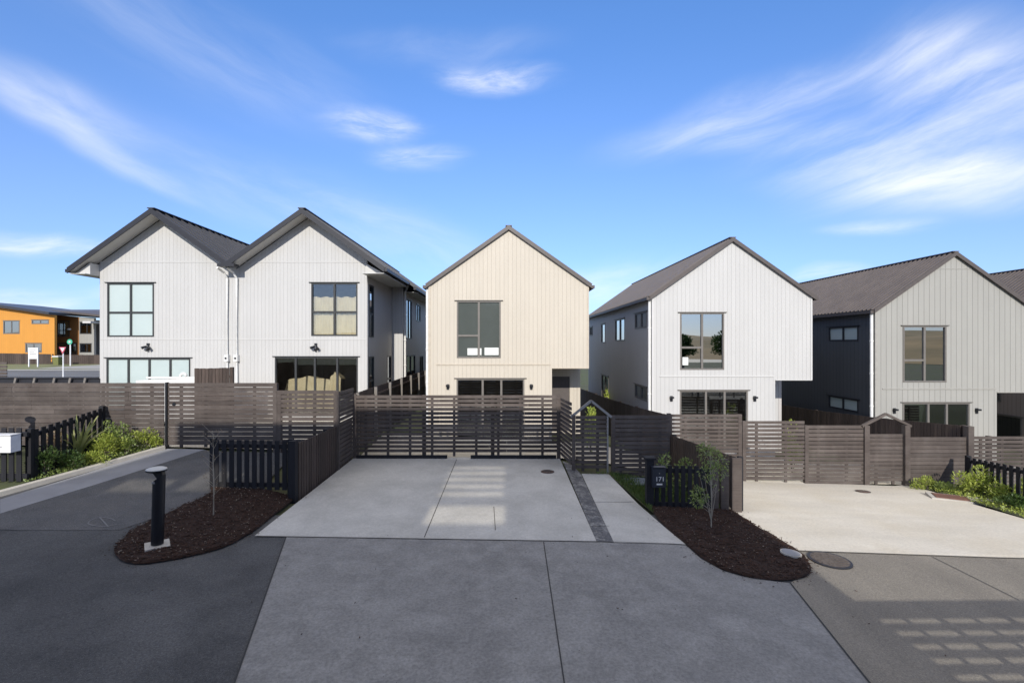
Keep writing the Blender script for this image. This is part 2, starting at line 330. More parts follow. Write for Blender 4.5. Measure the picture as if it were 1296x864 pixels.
# ------------------------------------------------------------------ ground heights
GX = [-400, -60, -16, -12, -9, -5.0, -4.4, 1.6, 2.7, 4.7, 8, 13, 20, 60, 400]
GY = [-60, 2, 7.8, 9.9, 12.2, 13.4, 16.5, 29, 45, 150]
r78 = [-2.9, -2.9, -2.95, -3.02, -3.10, -3.22, -3.25, -3.25, -3.28, -3.40, -3.48, -3.53, -3.58, -3.6, -3.6]
GZ = [r78, r78, r78,
      [-2.7, -2.7, -2.75, -2.82, -2.92, -3.08, -3.25, -3.25, -3.36, -3.50, -3.66, -3.72, -3.78, -3.8, -3.8],
      [-2.6, -2.6, -2.62, -2.66, -2.69, -2.80, -3.25, -3.25, -3.33, -3.70, -3.84, -3.92, -3.98, -4.0, -4.0],
      [-2.6, -2.6, -2.65, -2.68, -2.70, -2.80, -3.25, -3.26, -3.36, -3.80, -3.94, -4.05, -4.1, -4.1, -4.1],
      [-2.6, -2.6, -2.68, -2.70, -2.70, -2.75, -3.1, -3.38, -3.42, -3.78, -3.9, -4.22, -4.25, -4.3, -4.3],
      [-2.3, -2.3, -2.35, -2.4, -2.5, -2.7, -3.0, -3.4, -3.5, -4.5, -4.5, -4.6, -4.6, -4.6, -4.6],
      [-2.2, -2.2, -2.2, -2.3, -2.4, -2.7, -2.9, -3.4, -3.6, -4.6, -4.7, -4.7, -4.7, -4.7, -4.7],
      [-2.2, -2.2, -2.2, -2.3, -2.4, -2.7, -2.9, -3.4, -3.6, -4.6, -4.7, -4.7, -4.7, -4.7, -4.7]]
def G(x, y):
    x = min(max(x, GX[0]), GX[-1] - 1e-6); y = min(max(y, GY[0]), GY[-1] - 1e-6)
    i = next(k for k in range(len(GX) - 1) if x < GX[k + 1]); j = next(k for k in range(len(GY) - 1) if y < GY[k + 1])
    a = (x - GX[i]) / (GX[i + 1] - GX[i]); b = (y - GY[j]) / (GY[j + 1] - GY[j])
    return (GZ[j][i] * (1 - a) + GZ[j][i + 1] * a) * (1 - b) + (GZ[j + 1][i] * (1 - a) + GZ[j + 1][i + 1] * a) * b
def onG(u, v):
    d = 9.0
    for _ in range(60):
        z = G((u - CU) / F * d, d); d = .5 * d + .5 * (F * -z / (v - CV))
    return ((u - CU) / F * d, d)
def P(u, v, d): return ((u - CU) / F * d, d, (CV - v) / F * d)
def X(u, d): return (u - CU) / F * d
def Z(v, d): return (CV - v) / F * d
def frange(a, b, st):
    k = math.ceil(a / st - 1e-9)
    while k * st < b: yield k * st; k += 1
def drape(name, pts, off, m, skirt=0, mound=None, step=.25, **t):
    bm = bmesh.new(); f = bm.faces.new([bm.verts.new((x, y, 0)) for x, y in pts]); bmesh.ops.triangulate(bm, faces=[f])
    xs = [p[0] for p in pts]; ys = [p[1] for p in pts]
    for x in list(frange(min(xs), max(xs), step)) + [g for g in GX if min(xs) < g < max(xs)]:
        bmesh.ops.bisect_plane(bm, geom=bm.verts[:] + bm.edges[:] + bm.faces[:], plane_co=(x, 0, 0), plane_no=(1, 0, 0), dist=1e-6)
    for y in list(frange(min(ys), max(ys), step)) + [g for g in GY if min(ys) < g < max(ys)]:
        bmesh.ops.bisect_plane(bm, geom=bm.verts[:] + bm.edges[:] + bm.faces[:], plane_co=(0, y, 0), plane_no=(0, 1, 0), dist=1e-6)
    bmesh.ops.remove_doubles(bm, verts=bm.verts, dist=1e-5)
    bmesh.ops.recalc_face_normals(bm, faces=bm.faces)
    if bm.faces and sum(fa.normal.z * fa.calc_area() for fa in bm.faces) < 0: bmesh.ops.reverse_faces(bm, faces=bm.faces)
    bnd = set(v for e in bm.edges if e.is_boundary for v in e.verts)
    for v in bm.verts:
        v.co.z = G(v.co.x, v.co.y) + off
        if mound and v not in bnd: v.co.z += mound * random.uniform(.5, 1.1)
    if skirt:
        be = [e for e in bm.edges if e.is_boundary]; r = bmesh.ops.extrude_edge_only(bm, edges=be)
        for v in r['geom']:
            if isinstance(v, bmesh.types.BMVert): v.co.z -= skirt
    me = bpy.data.meshes.new(name); bm.to_mesh(me); bm.free()
    o = link(name, me, m)
    return tag(o, t.get('label'), t.get('cat'), t.get('group'), t.get('kind', 'structure'))
def px(*q): return [onG(u, v) for u, v in q]
def strip(name, pts, w, off, m, step=.25, **k):
    L_, R_ = [], []
    for i, p in enumerate(pts):
        a = Vector(pts[max(i - 1, 0)]); b = Vector(pts[min(i + 1, len(pts) - 1)]); d = (b - a).normalized(); nn = Vector((-d.y, d.x)) * w / 2
        L_.append((p[0] + nn.x, p[1] + nn.y)); R_.append((p[0] - nn.x, p[1] - nn.y))
    return drape(name, L_ + R_[::-1], off, m, step=step, **k)

# ------------------------------------------------------------------ ground
def ground_sheet():
    xs = sorted(set([-400, -250, -150, -100, -60, -40, -30, -24, -20] + list(frange(-16, 20.1, .5)) + GX[1:-1] + [24, 30, 40, 60, 100, 200, 400]))
    ys = sorted(set([-60, -30, -15, -8] + list(frange(-4, 30, .5)) + GY[1:-1] + [35, 40, 60, 80, 110, 150, 300, 900]))
    v = [(x, y, G(x, y) - .05) for y in ys for x in xs]; n = len(xs)
    f = [(j * n + i, j * n + i + 1, (j + 1) * n + i + 1, (j + 1) * n + i) for j in range(len(ys) - 1) for i in range(n - 1)]
    me = bpy.data.meshes.new('ground'); me.from_pydata(v, [], f); tag(link('ground', me, 'earth', smooth=True), kind='structure')
ground_sheet()
drape('road', [(-22, -12), (22, -12), (22, 7.6), px((1300, 707))[0], px((1000, 697))[0], (4.7, 9.8), (1.7, 9.0), (-4.4, 9.0), (-5.2, 10.2), (-5.4, 12.15), (-9.0, 12.1), (-11.5, 8.2), (-22, 8.0)], 0, 'asphalt', step=.5)
# left driveway chip seal above the joint line
drape('chip_seal_drive', px((0, 650), (0, 670), (30, 671), (150, 671), (240, 640), (268, 626), (268, 572), (259, 569)), .006, 'chip_seal')
apL = [px((362, 680))[0], px((297, 864))[0]]; apR = [px((1000, 738))[0], px((1100, 864))[0]]
def ext(a, b, y): t = (y - a[1]) / (b[1] - a[1]); return (a[0] + (b[0] - a[0]) * t, y)
apron_pts = [ext(*apL, -1), apL[1], apL[0], px((322, 679))[0], px((755, 686))[0], px((868, 690))[0], px((887, 707))[0], px((916, 723))[0], px((981, 736))[0], apR[0], apR[1], ext(*apR, -1)]
drape('concrete_apron', apron_pts, .008, 'apron')
jm = [px((688, 686))[0], px((714, 864))[0]]
strip('apron_joint', [jm[0], jm[1], ext(*jm, -1)], .014, .013, 'joint')
strip('apron_edge_joint', [apL[0], apL[1], ext(*apL, -1)], .018, .013, 'joint')
strip('right_edge_joint', [apR[0], apR[1], ext(*apR, -1)], .022, .014, 'joint')
drape('parking_pad', px((322, 679), (450, 578), (708, 580), (755, 686)), .016, 'drive')
strip('pad_joint', px((537, 681), (578, 582)), .012, .022, 'joint')
strip('pad_front_joint', px((322, 679), (755, 686), (868, 690)), .01, .022, 'joint_soft')
strip('pad_short_joint', px((627, 672), (625, 642)), .01, .022, 'joint')
drape('footpath', px((777, 687), (868, 690), (845, 671), (770, 600), (736, 600)), .016, 'drive')
strip('path_joint', px((756, 636), (802, 636)), .012, .022, 'joint')
drape('drain_channel', px((755, 686), (777, 687), (736, 602), (724, 588), (712, 584)), .018, 'stone')
for q in ((749, 667, 771, 667), (742, 652, 764, 654), (735, 636, 756, 637), (727, 620, 748, 622), (720, 603, 738, 605)):
    strip('drain_joint', px((q[0], q[1]), (q[2], q[3])), .012, .026, 'joint')
# right driveway
drape('pale_driveway', [px((929, 651))[0], (4.95, 11.5), (4.75, 13.35), px((939, 606))[0], (10.9, 13.3), px((1150, 613))[0], px((1220, 635))[0], px((1296, 657))[0], (12.4, 8.2), (22, 7.8), (22, 7.45), px((1296, 707))[0], px((1000, 697))[0]], .014, 'drive_warm')
strip('driveway_edge_joint', px((1000, 697), (1296, 707)) + [(22, 7.45)], .014, .02, 'joint_soft')
tanp = [px((1000, 697))[0], px((1296, 707))[0], (22, 7.45), (22, -6), ext(*apR, -1), apR[1], apR[0], px((1028, 718))[0]]
drape('tan_chip_seal', tanp, .005, 'tan_asphalt')
strip('seal_crack', px((1180, 705), (1290, 760)), .012, .012, 'joint')
# left kerb and strip
drape('concrete_strip', px((0, 632), (0, 650), (259, 569), (222, 568)) + [px((207, 568))[0]] , .008, 'strip')
kb = [px((0, 627))[0], px((100, 599))[0], px((207, 568.5))[0]]
kk = ext(kb[0], kb[1], 8.6)
strip('kerb', [kk] + kb, .13, .09, 'kerb', skirt=.14)
drape('left_soil', [kk, kb[0], kb[1], kb[2], (-8.95, 12.1), (-22, 12.1), (-22, 8.6)], .03, 'earth')
lc = px((0, 625))[0]
# garden beds
LB = px((143, 700), (148, 689), (165, 674), (182, 664), (204, 654), (241, 637), (268, 624)) + [(-6.2, 9.95), (-4.42, 9.95)] + px((371, 634), (343, 656), (322, 673), (315, 677), (287, 693), (250, 703), (213, 710.5), (176, 716), (154, 712))
RB = [(3.0, 9.86)] + px((828, 652), (845, 671), (868, 689.5), (887, 707), (916, 723), (948, 732), (981, 736), (1007, 735), (1023, 730), (1028, 720), (1020, 707), (1007, 697), (974, 676), (929, 650.5)) + [(4.85, 9.95)]
def smooth_poly(p, keep=()):
    q = []
    n = len(p)
    for i in range(n):
        a = Vector(p[i]); b = Vector(p[(i + 1) % n])
        if (b - a).length > 1.6: q += [tuple(a)]; continue
        q += [tuple(a.lerp(b, .25)), tuple(a.lerp(b, .75))]
    return q
LBs, RBs = smooth_poly(LB), smooth_poly(RB)
drape('mulch_bed', LBs, .022, 'mulch', mound=.035, step=.125, kind='stuff', label='dark brown bark mulch filling the curved bed around the bollard light', cat='mulch')
drape('mulch_bed', RBs, .022, 'mulch', mound=.035, step=.125, kind='stuff', label='dark brown bark mulch filling the curved bed around the young tree', cat='mulch')
def inside(p, poly):
    x, y = p; c = False
    for i in range(len(poly)):
        (x1, y1), (x2, y2) = poly[i], poly[i - 1]
        if (y1 > y) != (y2 > y) and x < (x2 - x1) * (y - y1) / (y2 - y1) + x1: c = not c
    return c
def chips(poly, n, m, smin, smax, label, off=.03):
    mb = MB(); xs = [p[0] for p in poly]; ys = [p[1] for p in poly]; k = 0
    while k < n:
        p = (random.uniform(min(xs), max(xs)), random.uniform(min(ys), max(ys)))
        if not inside(p, poly): continue
        k += 1; L_ = random.uniform(smin, smax); a = random.uniform(0, 6.3); t = random.uniform(-.4, .4)
        c = Vector((p[0], p[1], G(*p) + off + random.uniform(0, .02)))
        d = Vector((math.cos(a), math.sin(a), t)); e = Vector((-math.sin(a), math.cos(a), random.uniform(-.3, .3))) * L_ * random.uniform(.2, .45)
        q = [c - d * L_ / 2 - e / 2, c + d * L_ / 2 - e / 2, c + d * L_ / 2 + e / 2, c - d * L_ / 2 + e / 2]
        mb.prism(q, (0, 0, .006))
    o = mb.build('bark_chips', m, fix=False); tag(o, label, 'bark chips', kind='stuff')
chips(LBs, 2600, 'chip', .015, .045, 'dark bark chips strewn over the bed by the bollard', .045)
chips(RBs, 2600, 'chip', .015, .045, 'dark bark chips strewn over the bed by the young tree', .045)
chips(LBs, 420, 'chip_pale', .008, .028, 'pale splinters scattered in the bed by the bollard', .055)
chips(RBs, 300, 'chip_pale', .007, .022, 'pale splinters scattered in the bed by the young tree', .055)
lit = MB()
for _ in range(420):
    P_ = random.choice((LBs, RBs)); i_ = random.randrange(len(P_)); q_ = Vector(P_[i_]).lerp(Vector(P_[i_ - 1]), random.random()) + Vector((random.gauss(0, .10), random.gauss(0, .10)))
    if random.random() < .12: q_ = Vector((random.uniform(-6, 5), random.uniform(4.6, 9)))
    c_ = Vector((q_.x, q_.y, G(q_.x, q_.y) + .022)); a_ = random.uniform(0, 6.3); l_ = random.uniform(.006, .018); d_ = Vector((math.cos(a_), math.sin(a_), 0)) * l_; e_ = Vector((-math.sin(a_), math.cos(a_), 0)) * l_ * .4
    lit.prism([c_ - d_, c_ - e_, c_ + d_, c_ + e_], (0, 0, .005))
tag(lit.build('bark_litter', 'chip', fix=False), 'bits of bark spilled over the bed edges onto the paving', 'litter', kind='stuff')
# chalk mark on the seal
ring = [(onG(130 + 18 * math.cos(t) * (1 + .1 * math.sin(3 * t)), 661 + 5.5 * math.sin(t))) for t in [i * 2 * math.pi / 24 + .5 for i in range(22)]]
strip('chalk_mark', ring, .022, .012, 'chalk'); strip('chalk_mark', px((126, 655), (137, 667)), .022, .014, 'chalk')
# far left street
drape('far_road', [(-120, 31), (-14, 31), (-14, 38.5), (-120, 40)], .02, 'road_far', step=8)
drape('far_footpath', [(-120, 40.2), (-14, 38.7), (-14, 40.6), (-120, 42)], .03, 'road_pale', step=8)
drape('far_verge', [(-120, 42.1), (-14, 40.7), (-14, 51), (-120, 51)], .02, 'verge', step=8)
drape('far_crossing', [(-42, 42.1), (-33, 41), (-33, 51), (-42, 51)], .035, 'road_pale', step=8)
drape('near_verge', [(-120, 24), (-15.6, 24), (-15.6, 30.8), (-120, 30.8)], .02, 'road_far', step=8)

drape('patio', [(-4.2, 13.5), (4.5, 13.5), (4.5, 16.4), (-4.2, 16.4)], .01, 'drive_warm', step=1)
drape('patio', [(4.75, 13.5), (12.9, 13.5), (12.9, 16.4), (4.75, 16.4)], .01, 'drive_warm', step=1)
drape('patio', [(13.2, 13.5), (20, 13.5), (20, 16.4), (13.2, 16.4)], .01, 'drive_warm', step=1)
drape('patio', [(-16, 12.4), (-4.5, 12.4), (-4.5, 17.2), (-16, 17.2)], .01, 'drive_warm', step=1)
# covers
def cover(u, v, r, m, label, sq=False):
    x, y = onG(u, v); t = thing('manhole_cover', label, 'cover', (x, y, G(x, y) + (.075 if u == 1001 else .022)))
    z = lambda a, b: G(x + a, y + b) - G(x, y)
    n = 28
    def disc(r0, zo, th):
        mb = MB(); mb.prism([(r0 * math.cos(i * 2 * math.pi / n), r0 * math.sin(i * 2 * math.pi / n), zo + z(r0 * math.cos(i * 2 * math.pi / n), r0 * math.sin(i * 2 * math.pi / n))) for i in range(n)], (0, 0, th)); return mb
    disc(r, -.02, .024).build('rim', 'kerb' if u == 1001 else 'trim_black', t)
    disc(r * .88, -.015, .024).build('lid', m, t)
    if r > .15:
        g = MB()
        for i in range(-3, 4):
            w = math.sqrt(max(0, (r * .8) ** 2 - (i * r * .22) ** 2))
            g.bar((-w, i * r * .22, .0115 + z(-w, i * r * .22)), (w, i * r * .22, .0115 + z(w, i * r * .22)), .018, .008)
        g.build('rib', 'iron', t)
cover(693, 597.5, .17, 'iron_rust', 'small rusty round cover set in the centre parking pad')
cover(1050, 709.5, .30, 'iron', 'large round iron cover beside the tip of the right mulch bed')
cover(1001, 705, .15, 'strip', 'pale concrete round cover lying in the mulch bed')
cover(1092, 622.5, .17, 'iron_rust', 'small rusty round cover in the sunlit driveway below the brown gate')
sx, sy = onG(1222, 633)
t = thing('service_pit', 'rectangular meter pit with rust red lid in a pale slab by the plants', 'cover', (sx, sy, G(sx, sy) + .01), rotz=R(-28))
MB().box(-.7, .75, -.28, .28, -.1, .03).build('slab', 'kerb', t); MB().box(-.6, .05, -.2, .2, -.05, .045).build('lid', 'iron_rust', t)
mb = MB(); n = 20; sx, sy = onG(806, 612)
mb.prism([(.42 * math.cos(i * 2 * math.pi / n), .32 * math.sin(i * 2 * math.pi / n), 0) for i in range(n)], (0, 0, .05))
tag(mb.build('stepping_stone', 'stone_blue', loc=(sx, sy, G(sx, sy) + .02)), 'round blue grey stepping stone in the shaded grass by the gate', 'stepping stone')

# ------------------------------------------------------------------ fences
def slat_fence(label, a, b, top, base, pitch=.114, gap=.026, posts=(), battens=.63, name='slat_fence', cat='fence', group=None, postm='wood', kick=True):
    """a, b: (x, y) ends; top / base: absolute heights at a,b (tuple or number); boards horizontal"""
    a3 = Vector((a[0], a[1], 0)); b3 = Vector((b[0], b[1], 0)); Ln = (b3 - a3).length; ang = math.atan2(b3.y - a3.y, b3.x - a3.x)
    t = thing(name, label, cat, (a[0], a[1], base), group, ang)
    H = top - base; mb = MB(); z = H; rnd = random.Random(int(Ln * 1000))
    while z - (pitch - gap) > .03:
        z0 = z - (pitch - gap); s = 0
        while s < Ln - .01:          # boards butt at random lengths
            e = min(Ln, s + rnd.choice((1.9, 2.4, 2.4, 3.0)))
            if Ln - e < .5: e = Ln
            j = rnd.uniform(-.002, .002)
            mb.box(s + .002, e - .002, -.012 + j, .010 + j, z0 + rnd.uniform(-.002, .002), z + rnd.uniform(-.002, .001)); s = e
        z -= pitch
    mb.build('slat_panel', 'wood', t)
    s = battens / 2
    while s < Ln: MB().box(s - .035, s + .035, .014, .05, .02, H - .01).build('batten', 'wood', t); s += battens
    for s in posts: MB().box(s - .05, s + .05, .052 if 0.1 < s < Ln - .1 else -.02, .15 if 0.1 < s < Ln - .1 else .08, -.25, H + .02 if s in (0, Ln) else H - .005).build('post', postm, t)
    return t
def palings(label, pts, group=None, m='wood_v', w=.1, gap=.012, th=.02, rails=(.25, .55, .85), side=1, name='paling_fence', postm='wood_grey', cat='fence', poststep=2.4, postside=1, top_over=0):
    """pts: list of (x, y, ztop, zbase); vertical boards along the line"""
    t = thing(name, label, cat, (pts[0][0], pts[0][1], pts[0][3]), group)
    o = Vector((pts[0][0], pts[0][1], pts[0][3])); pan = MB(); rl = MB(); first = True
    for (p, q) in zip(pts, pts[1:]):
        d = Vector((q[0] - p[0], q[1] - p[1], 0)); Ln = d.length; d.normalize(); nn = Vector((-d.y, d.x, 0)) * side
        def at(s, k): f = s / Ln; return p[k] + (q[k] - p[k]) * f
        s = 0
        while s + w <= Ln + .02:
            zt0, zt1, zb = at(s, 2), at(s + w, 2), at(s, 3); jt = random.uniform(-.006, .006)
            b0 = Vector((p[0], p[1], 0)) + d * s - o.xyz * Vector((1, 1, 0)) if False else Vector((p[0] - o.x, p[1] - o.y, 0)) + d * s
            b1 = b0 + d * w
            pan.prism([b0 + Vector((0, 0, zb - o.z)), b1 + Vector((0, 0, zb - o.z)), b1 + Vector((0, 0, zt1 - o.z + jt)), b0 + Vector((0, 0, zt0 - o.z + jt))], nn * th)
            s += w + gap
        for r in rails:
            A = Vector((p[0] - o.x, p[1] - o.y, p[3] + (p[2] - p[3]) * r - o.z)) - nn * .025; B = Vector((q[0] - o.x, q[1] - o.y, q[3] + (q[2] - q[3]) * r - o.z)) - nn * .025
            rl.bar(A, B, .045, .07)
        k = max(1, round(Ln / poststep))
        for i in range(k + 1):
            if i == 0 and not first: continue
            s = Ln * i / k; c = Vector((p[0] - o.x, p[1] - o.y, 0)) + d * s - nn * .075 * postside
            MB().bar(c + Vector((0, 0, at(s, 3) - .2 - o.z)), c + Vector((0, 0, at(s, 2) + .01 - o.z)), .09, .09, up=d).build('post', postm, t)
        first = False
    pan.build('paling_panel', m, t); rl.build('rail', m if m != 'wood_v' else 'wood_v', t)
    return t
dF, dL = 13.4, 12.2
# left boundary fence, its sliding gate, then the lower stepped piece
slat_fence('long grey brown slat fence behind the plants at far left', (-17, dL), (X(208, dL), dL), Z(484.5, dL), -2.68, posts=(2.4, 4.8, 7.2), group='slatted timber fences', gap=.008)
g = slat_fence('slatted driveway gate with round lock between the left fence and the stepped fence', (X(213, dL), dL), (X(350, dL), dL), Z(484.5, dL), -2.68, posts=(2.75,), name='driveway_gate', cat='gate', gap=.012)
lk = MB(); lk.tube([(.16, -.03, 1.13), (.16, -.012, 1.13)], .045, 14); lk.build('lock', 'black_metal', g)
MB().box(-.06, -.015, -.04, .06, -.05, 1.69).build('gate_stile', 'black_metal', g)
slat_fence('lower stepped slat fence between driveway gate and centre pad', (X(351, dL), dL), (-4.32, dL), Z(494, dL), -2.75, posts=(.05, 1.5), group='slatted timber fences', gap=.02)
slat_fence('short slat return joining stepped fence back to centre fence', (-4.30, dL), (-4.30, dF - .03), Z(496, dL), -3.2, battens=9, posts=(0,), group='slatted timber fences')
# centre fence
cf = slat_fence('wide slat fence across the back of the centre parking pad', (-4.27, dF), (1.5, dF), Z(500, dF), -3.2, pitch=.117, gap=.033, battens=.625, posts=(0, 1.95, 3.9, 5.77), group='slatted timber fences', postm='wood')
slat_fence('short slat return angling from centre fence to pedestrian gate', (1.56, dF - .02), (1.70, dL + .05), Z(503, dF), -3.25, pitch=.117, gap=.033, battens=9, posts=(), group='slatted timber fences')
pg = slat_fence('black slatted pedestrian gate under a thin peaked frame', (1.80, dL), (2.60, dL), Z(526, dL), -3.30, pitch=.115, gap=.03, battens=.38, posts=(), name='pedestrian_gate', cat='gate', postm='wood')
MB().box(-.09, -.01, -.05, .05, -.1, 1.47).build('gate_post', 'wood', pg); MB().box(.80, .84, -.03, .03, -.05, 1.44).build('gate_stile', 'steel_grey', pg)
pk = MB(); pz = Z(507, dL) + 3.30
pk.bar((-.12, 0, 1.42), (.40, 0, pz), .06, .05, (0, 1, 0)); pk.bar((.40, 0, pz), (.92, 0, 1.42), .06, .05, (0, 1, 0)); pk.build('peaked_frame', 'steel_grey', pg)
slat_fence('black slat fence panel right of the pedestrian gate behind the grass', (2.72, dL), (4.22, dL), Z(525.5, dL), -3.6, pitch=.112, gap=.026, battens=.5, posts=(0.05,), group='slatted timber fences')
for a_, b_ in ((.02, 2.62), (3.28, 5.7)): MB().box(a_, b_, -.016, .012, -.12, .06).build('kick_board', 'wood_black', cf)
# right boundary fence
slat_fence('sunlit brown slat fence section nearest the young tree, tallest of the right run', (4.62, dF), (X(939, dF), dF), Z(524, dF), -3.85, pitch=.112, gap=.028, battens=.95, posts=(0, 2.0), group='slatted timber fences')
slat_fence('sunlit slat fence section one step down, below the white house corner', (X(939.5, dF), dF), (X(1018, dF), dF), Z(532.5, dF), -3.93, pitch=.112, gap=.028, battens=.83, posts=(.05,), group='slatted timber fences')
slat_fence('sunlit slat fence section immediately left of the peaked gate', (X(1018.5, dF), dF), (X(1093, dF), dF), Z(538, dF), -4.02, pitch=.112, gap=.02, battens=.8, posts=(.05,), group='slatted timber fences')
rg = slat_fence('brown slatted garden gate with peaked timber frame above it', (X(1099, dF), dF), (X(1142, dF), dF), Z(549, dF), -4.0, pitch=.112, gap=.016, battens=.48, posts=(), name='garden_gate', cat='gate')
wq = X(1142, dF) - X(1099, dF); H0 = Z(538, dF) + 4.0; H1 = Z(523.5, dF) + 4.0
MB().box(-.15, -.01, -.07, .07, -.15, H0).build('gate_post', 'wood', rg); MB().box(wq + .03, wq + .17, -.07, .07, -.15, H0).build('gate_post', 'wood', rg)
pk = MB(); pk.bar((-.2, -.02, H0 - .02), (wq / 2, -.02, H1), .06, .08, (0, 1, 0)); pk.bar((wq / 2, -.02, H1), (wq + .22, -.02, H0 - .02), .06, .08, (0, 1, 0)); pk.build('peaked_frame', 'wood', rg)
slat_fence('closed brown slat fence section directly right of the peaked gate', (X(1151, dF), dF), (X(1223, dF), dF), Z(553, dF), -4.08, pitch=.112, gap=.01, battens=.8, posts=(), group='slatted timber fences')
slat_fence('brown slat fence behind the small black pickets at far right', (X(1229, dF), dF), (17.5, dF), Z(552, dF), -4.12, pitch=.112, gap=.028, battens=.6, posts=(.6,), group='slatted timber fences')
tag(MB().box(-.08, .08, -.08, .08, -.3, Z(539, dF) + 4.1).build('fence_post', 'wood', loc=(X(1226, dF), dF, -4.1)), 'tall square brown post where the boundary fence meets the front fence', 'post')

# side board fences of the centre pad
palings('dark brown vertical board fence along the left side of the parking pad', [(-4.36, 9.95, -2.08, -3.3), (-4.33, 13.3, -2.12, -3.3)], w=.10, gap=.03, side=-1, rails=(.15, .85), postm='wood_black', poststep=1.7, postside=1)
tag(MB().box(-.07, .07, -.07, .07, -.1, 1.24).build('corner_post', 'wood_black', loc=(-4.42, 9.86, -3.25)), 'black corner post at the front of the left board fence', 'post')
palings('brown vertical board fence falling towards the young tree, right of the letterbox', [(4.86, 9.98, -2.38, -3.55), (4.66, 13.3, -2.56, -3.85)], w=.10, gap=.035, side=1, rails=(.15, .85), postm='wood_black', poststep=1.7)
bp = MB(); bp.box(-.10, .10, -.03, .03, -.1, 1.15).box(-.33, -.17, -.028, .028, -.1, 1.12).box(-.52, -.38, -.028, .028, -.1, 1.1)
tag(bp.build('corner_board', 'wood', loc=(4.80, 9.86, -3.52)), 'wide brown upright boards closing the front corner beside the sunlit driveway', 'fence end')

# black picket fences
def pickets(label, a, b, h, base=None, step=.138, w=.075, rails=(.12, .88), slope=.0, postends=(1, 1), dense=False):
    a3 = Vector((*a, 0)); b3 = Vector((*b, 0)); Ln = (b3 - a3).length; ang = math.atan2(b[1] - a[1], b[0] - a[0])
    z0, z1 = (G(*a), G(*b)) if base is None else base
    t = thing('picket_fence', label, 'fence', (*a, z0), 'low black picket fences', ang)
    zz = lambda s: (z1 - z0) * s / Ln
    mb = MB(); s = .04
    while s + w < Ln:
        mb.prism([(s, -.02, zz(s) + .03), (s + w, -.02, zz(s) + .03), (s + w, -.02, zz(s) + h + random.uniform(-.004, .004)), (s, -.02, zz(s) + h)], (0, .02, 0)); s += step
    mb.build('picket_panel', 'wood_black', t)
    for r in rails:
        m2 = MB(); m2.bar((0, .025, h * r), (Ln, .025, zz(Ln) + h * r), .045, .09, (0, 0, 1)); m2.build('rail', 'wood_black', t)
    for s, k in ((0, postends[0]), (Ln, postends[1])):
        if k: MB().box(s - .05, s + .05, -.02, .08, zz(s) - .2, zz(s) + h + .03).build('post', 'wood_black', t)
    return t
pickets('low black picket fence at the back of the bollard bed', (-6.12, 9.9), (-4.5, 9.9), 1.06, (-3.06, -3.08), .158, .095)
pickets('low black picket fence behind the young tree, beside the dark letterbox', (3.06, 9.88), (4.30, 9.88), .93, (-3.45, -3.48), .138, .085, postends=(0, 0))
pickets('black picket fence running back beside the flax plant at far left', (-9.86, 9.86), (-10.25, 12.08), 1.05, (-2.84, -2.66), .20, .12)
pickets('black picket fence under the white letterbox at the left edge', (-13.6, 9.7), (-9.80, 9.7), 1.12, (-2.82, -2.84), .155, .1, postends=(1, 0))
pickets('black picket fence running forward beside the lime shrub at far right', (12.55, 12.9), (11.75, 9.4), .93, (-4.0, -3.66), .2, .11)
# posts and letterboxes
t = thing('letterbox_post', 'square black post with flat cap holding the dark letterbox', 'post', (2.99, 9.86, -3.45))
MB().box(-.075, .075, -.06, .06, -.1, 1.06).build('shaft', 'wood_black', t); MB().box(-.11, .11, -.10, .10, 1.06, 1.10).build('cap', 'wood_black', t)
def letter_box(name, label, loc, w, h, d, m, num=None, slots=True):
    t = thing(name, label, 'letterbox', loc)
    mb = MB(); mb.prism([(-w / 2, 0, 0), (-w / 2, 0, h), (-w / 2, -d, h * .96), (-w / 2, -d, 0)], (w, 0, 0)); mb.build('body', m, t)
    MB().box(-w / 2 - .008, w / 2 + .008, -d - .015, .004, h + .001, h + .013).build('lid', m, t)
    MB().tube([(0, -d - .006, h * .72), (0, -d + .002, h * .72)], .012, 10).build('lock', 'steel_grey', t)
    MB().box(-w * .22, w * .14 if not num else w * .22, -d - .006, -d + .002, h * (.30 if not num else .13), h * (.34 if not num else .2)).build('label_plate', 'sign_white' if num else 'steel_grey', t)
    if num:
        c = bpy.data.curves.new('number', 'FONT'); c.body = num; c.size = .13; c.extrude = .002; c.align_x = 'CENTER'; c.align_y = 'CENTER'
        o = bpy.data.objects.new('number', c); COL.objects.link(o); bpy.context.view_layer.update()
        dg = bpy.context.evaluated_depsgraph_get(); me = bpy.data.meshes.new_from_object(o.evaluated_get(dg)); bpy.data.objects.remove(o)
        q = link('number', me, 'sign_white', t, (0.01, -d - .004, h * .42)); q.rotation_euler = (R(90), 0, 0)
    return t
letter_box('letterbox', 'dark letterbox with number 171 mounted on the black post', (3.14, 9.80, -2.93), .26, .40, .12, 'letter_dark', '171')
letter_box('letterbox', 'white metal letterbox on the picket fence at the left edge', (-10.12, 9.66, -2.17), .48, .34, .2, 'letter_white')
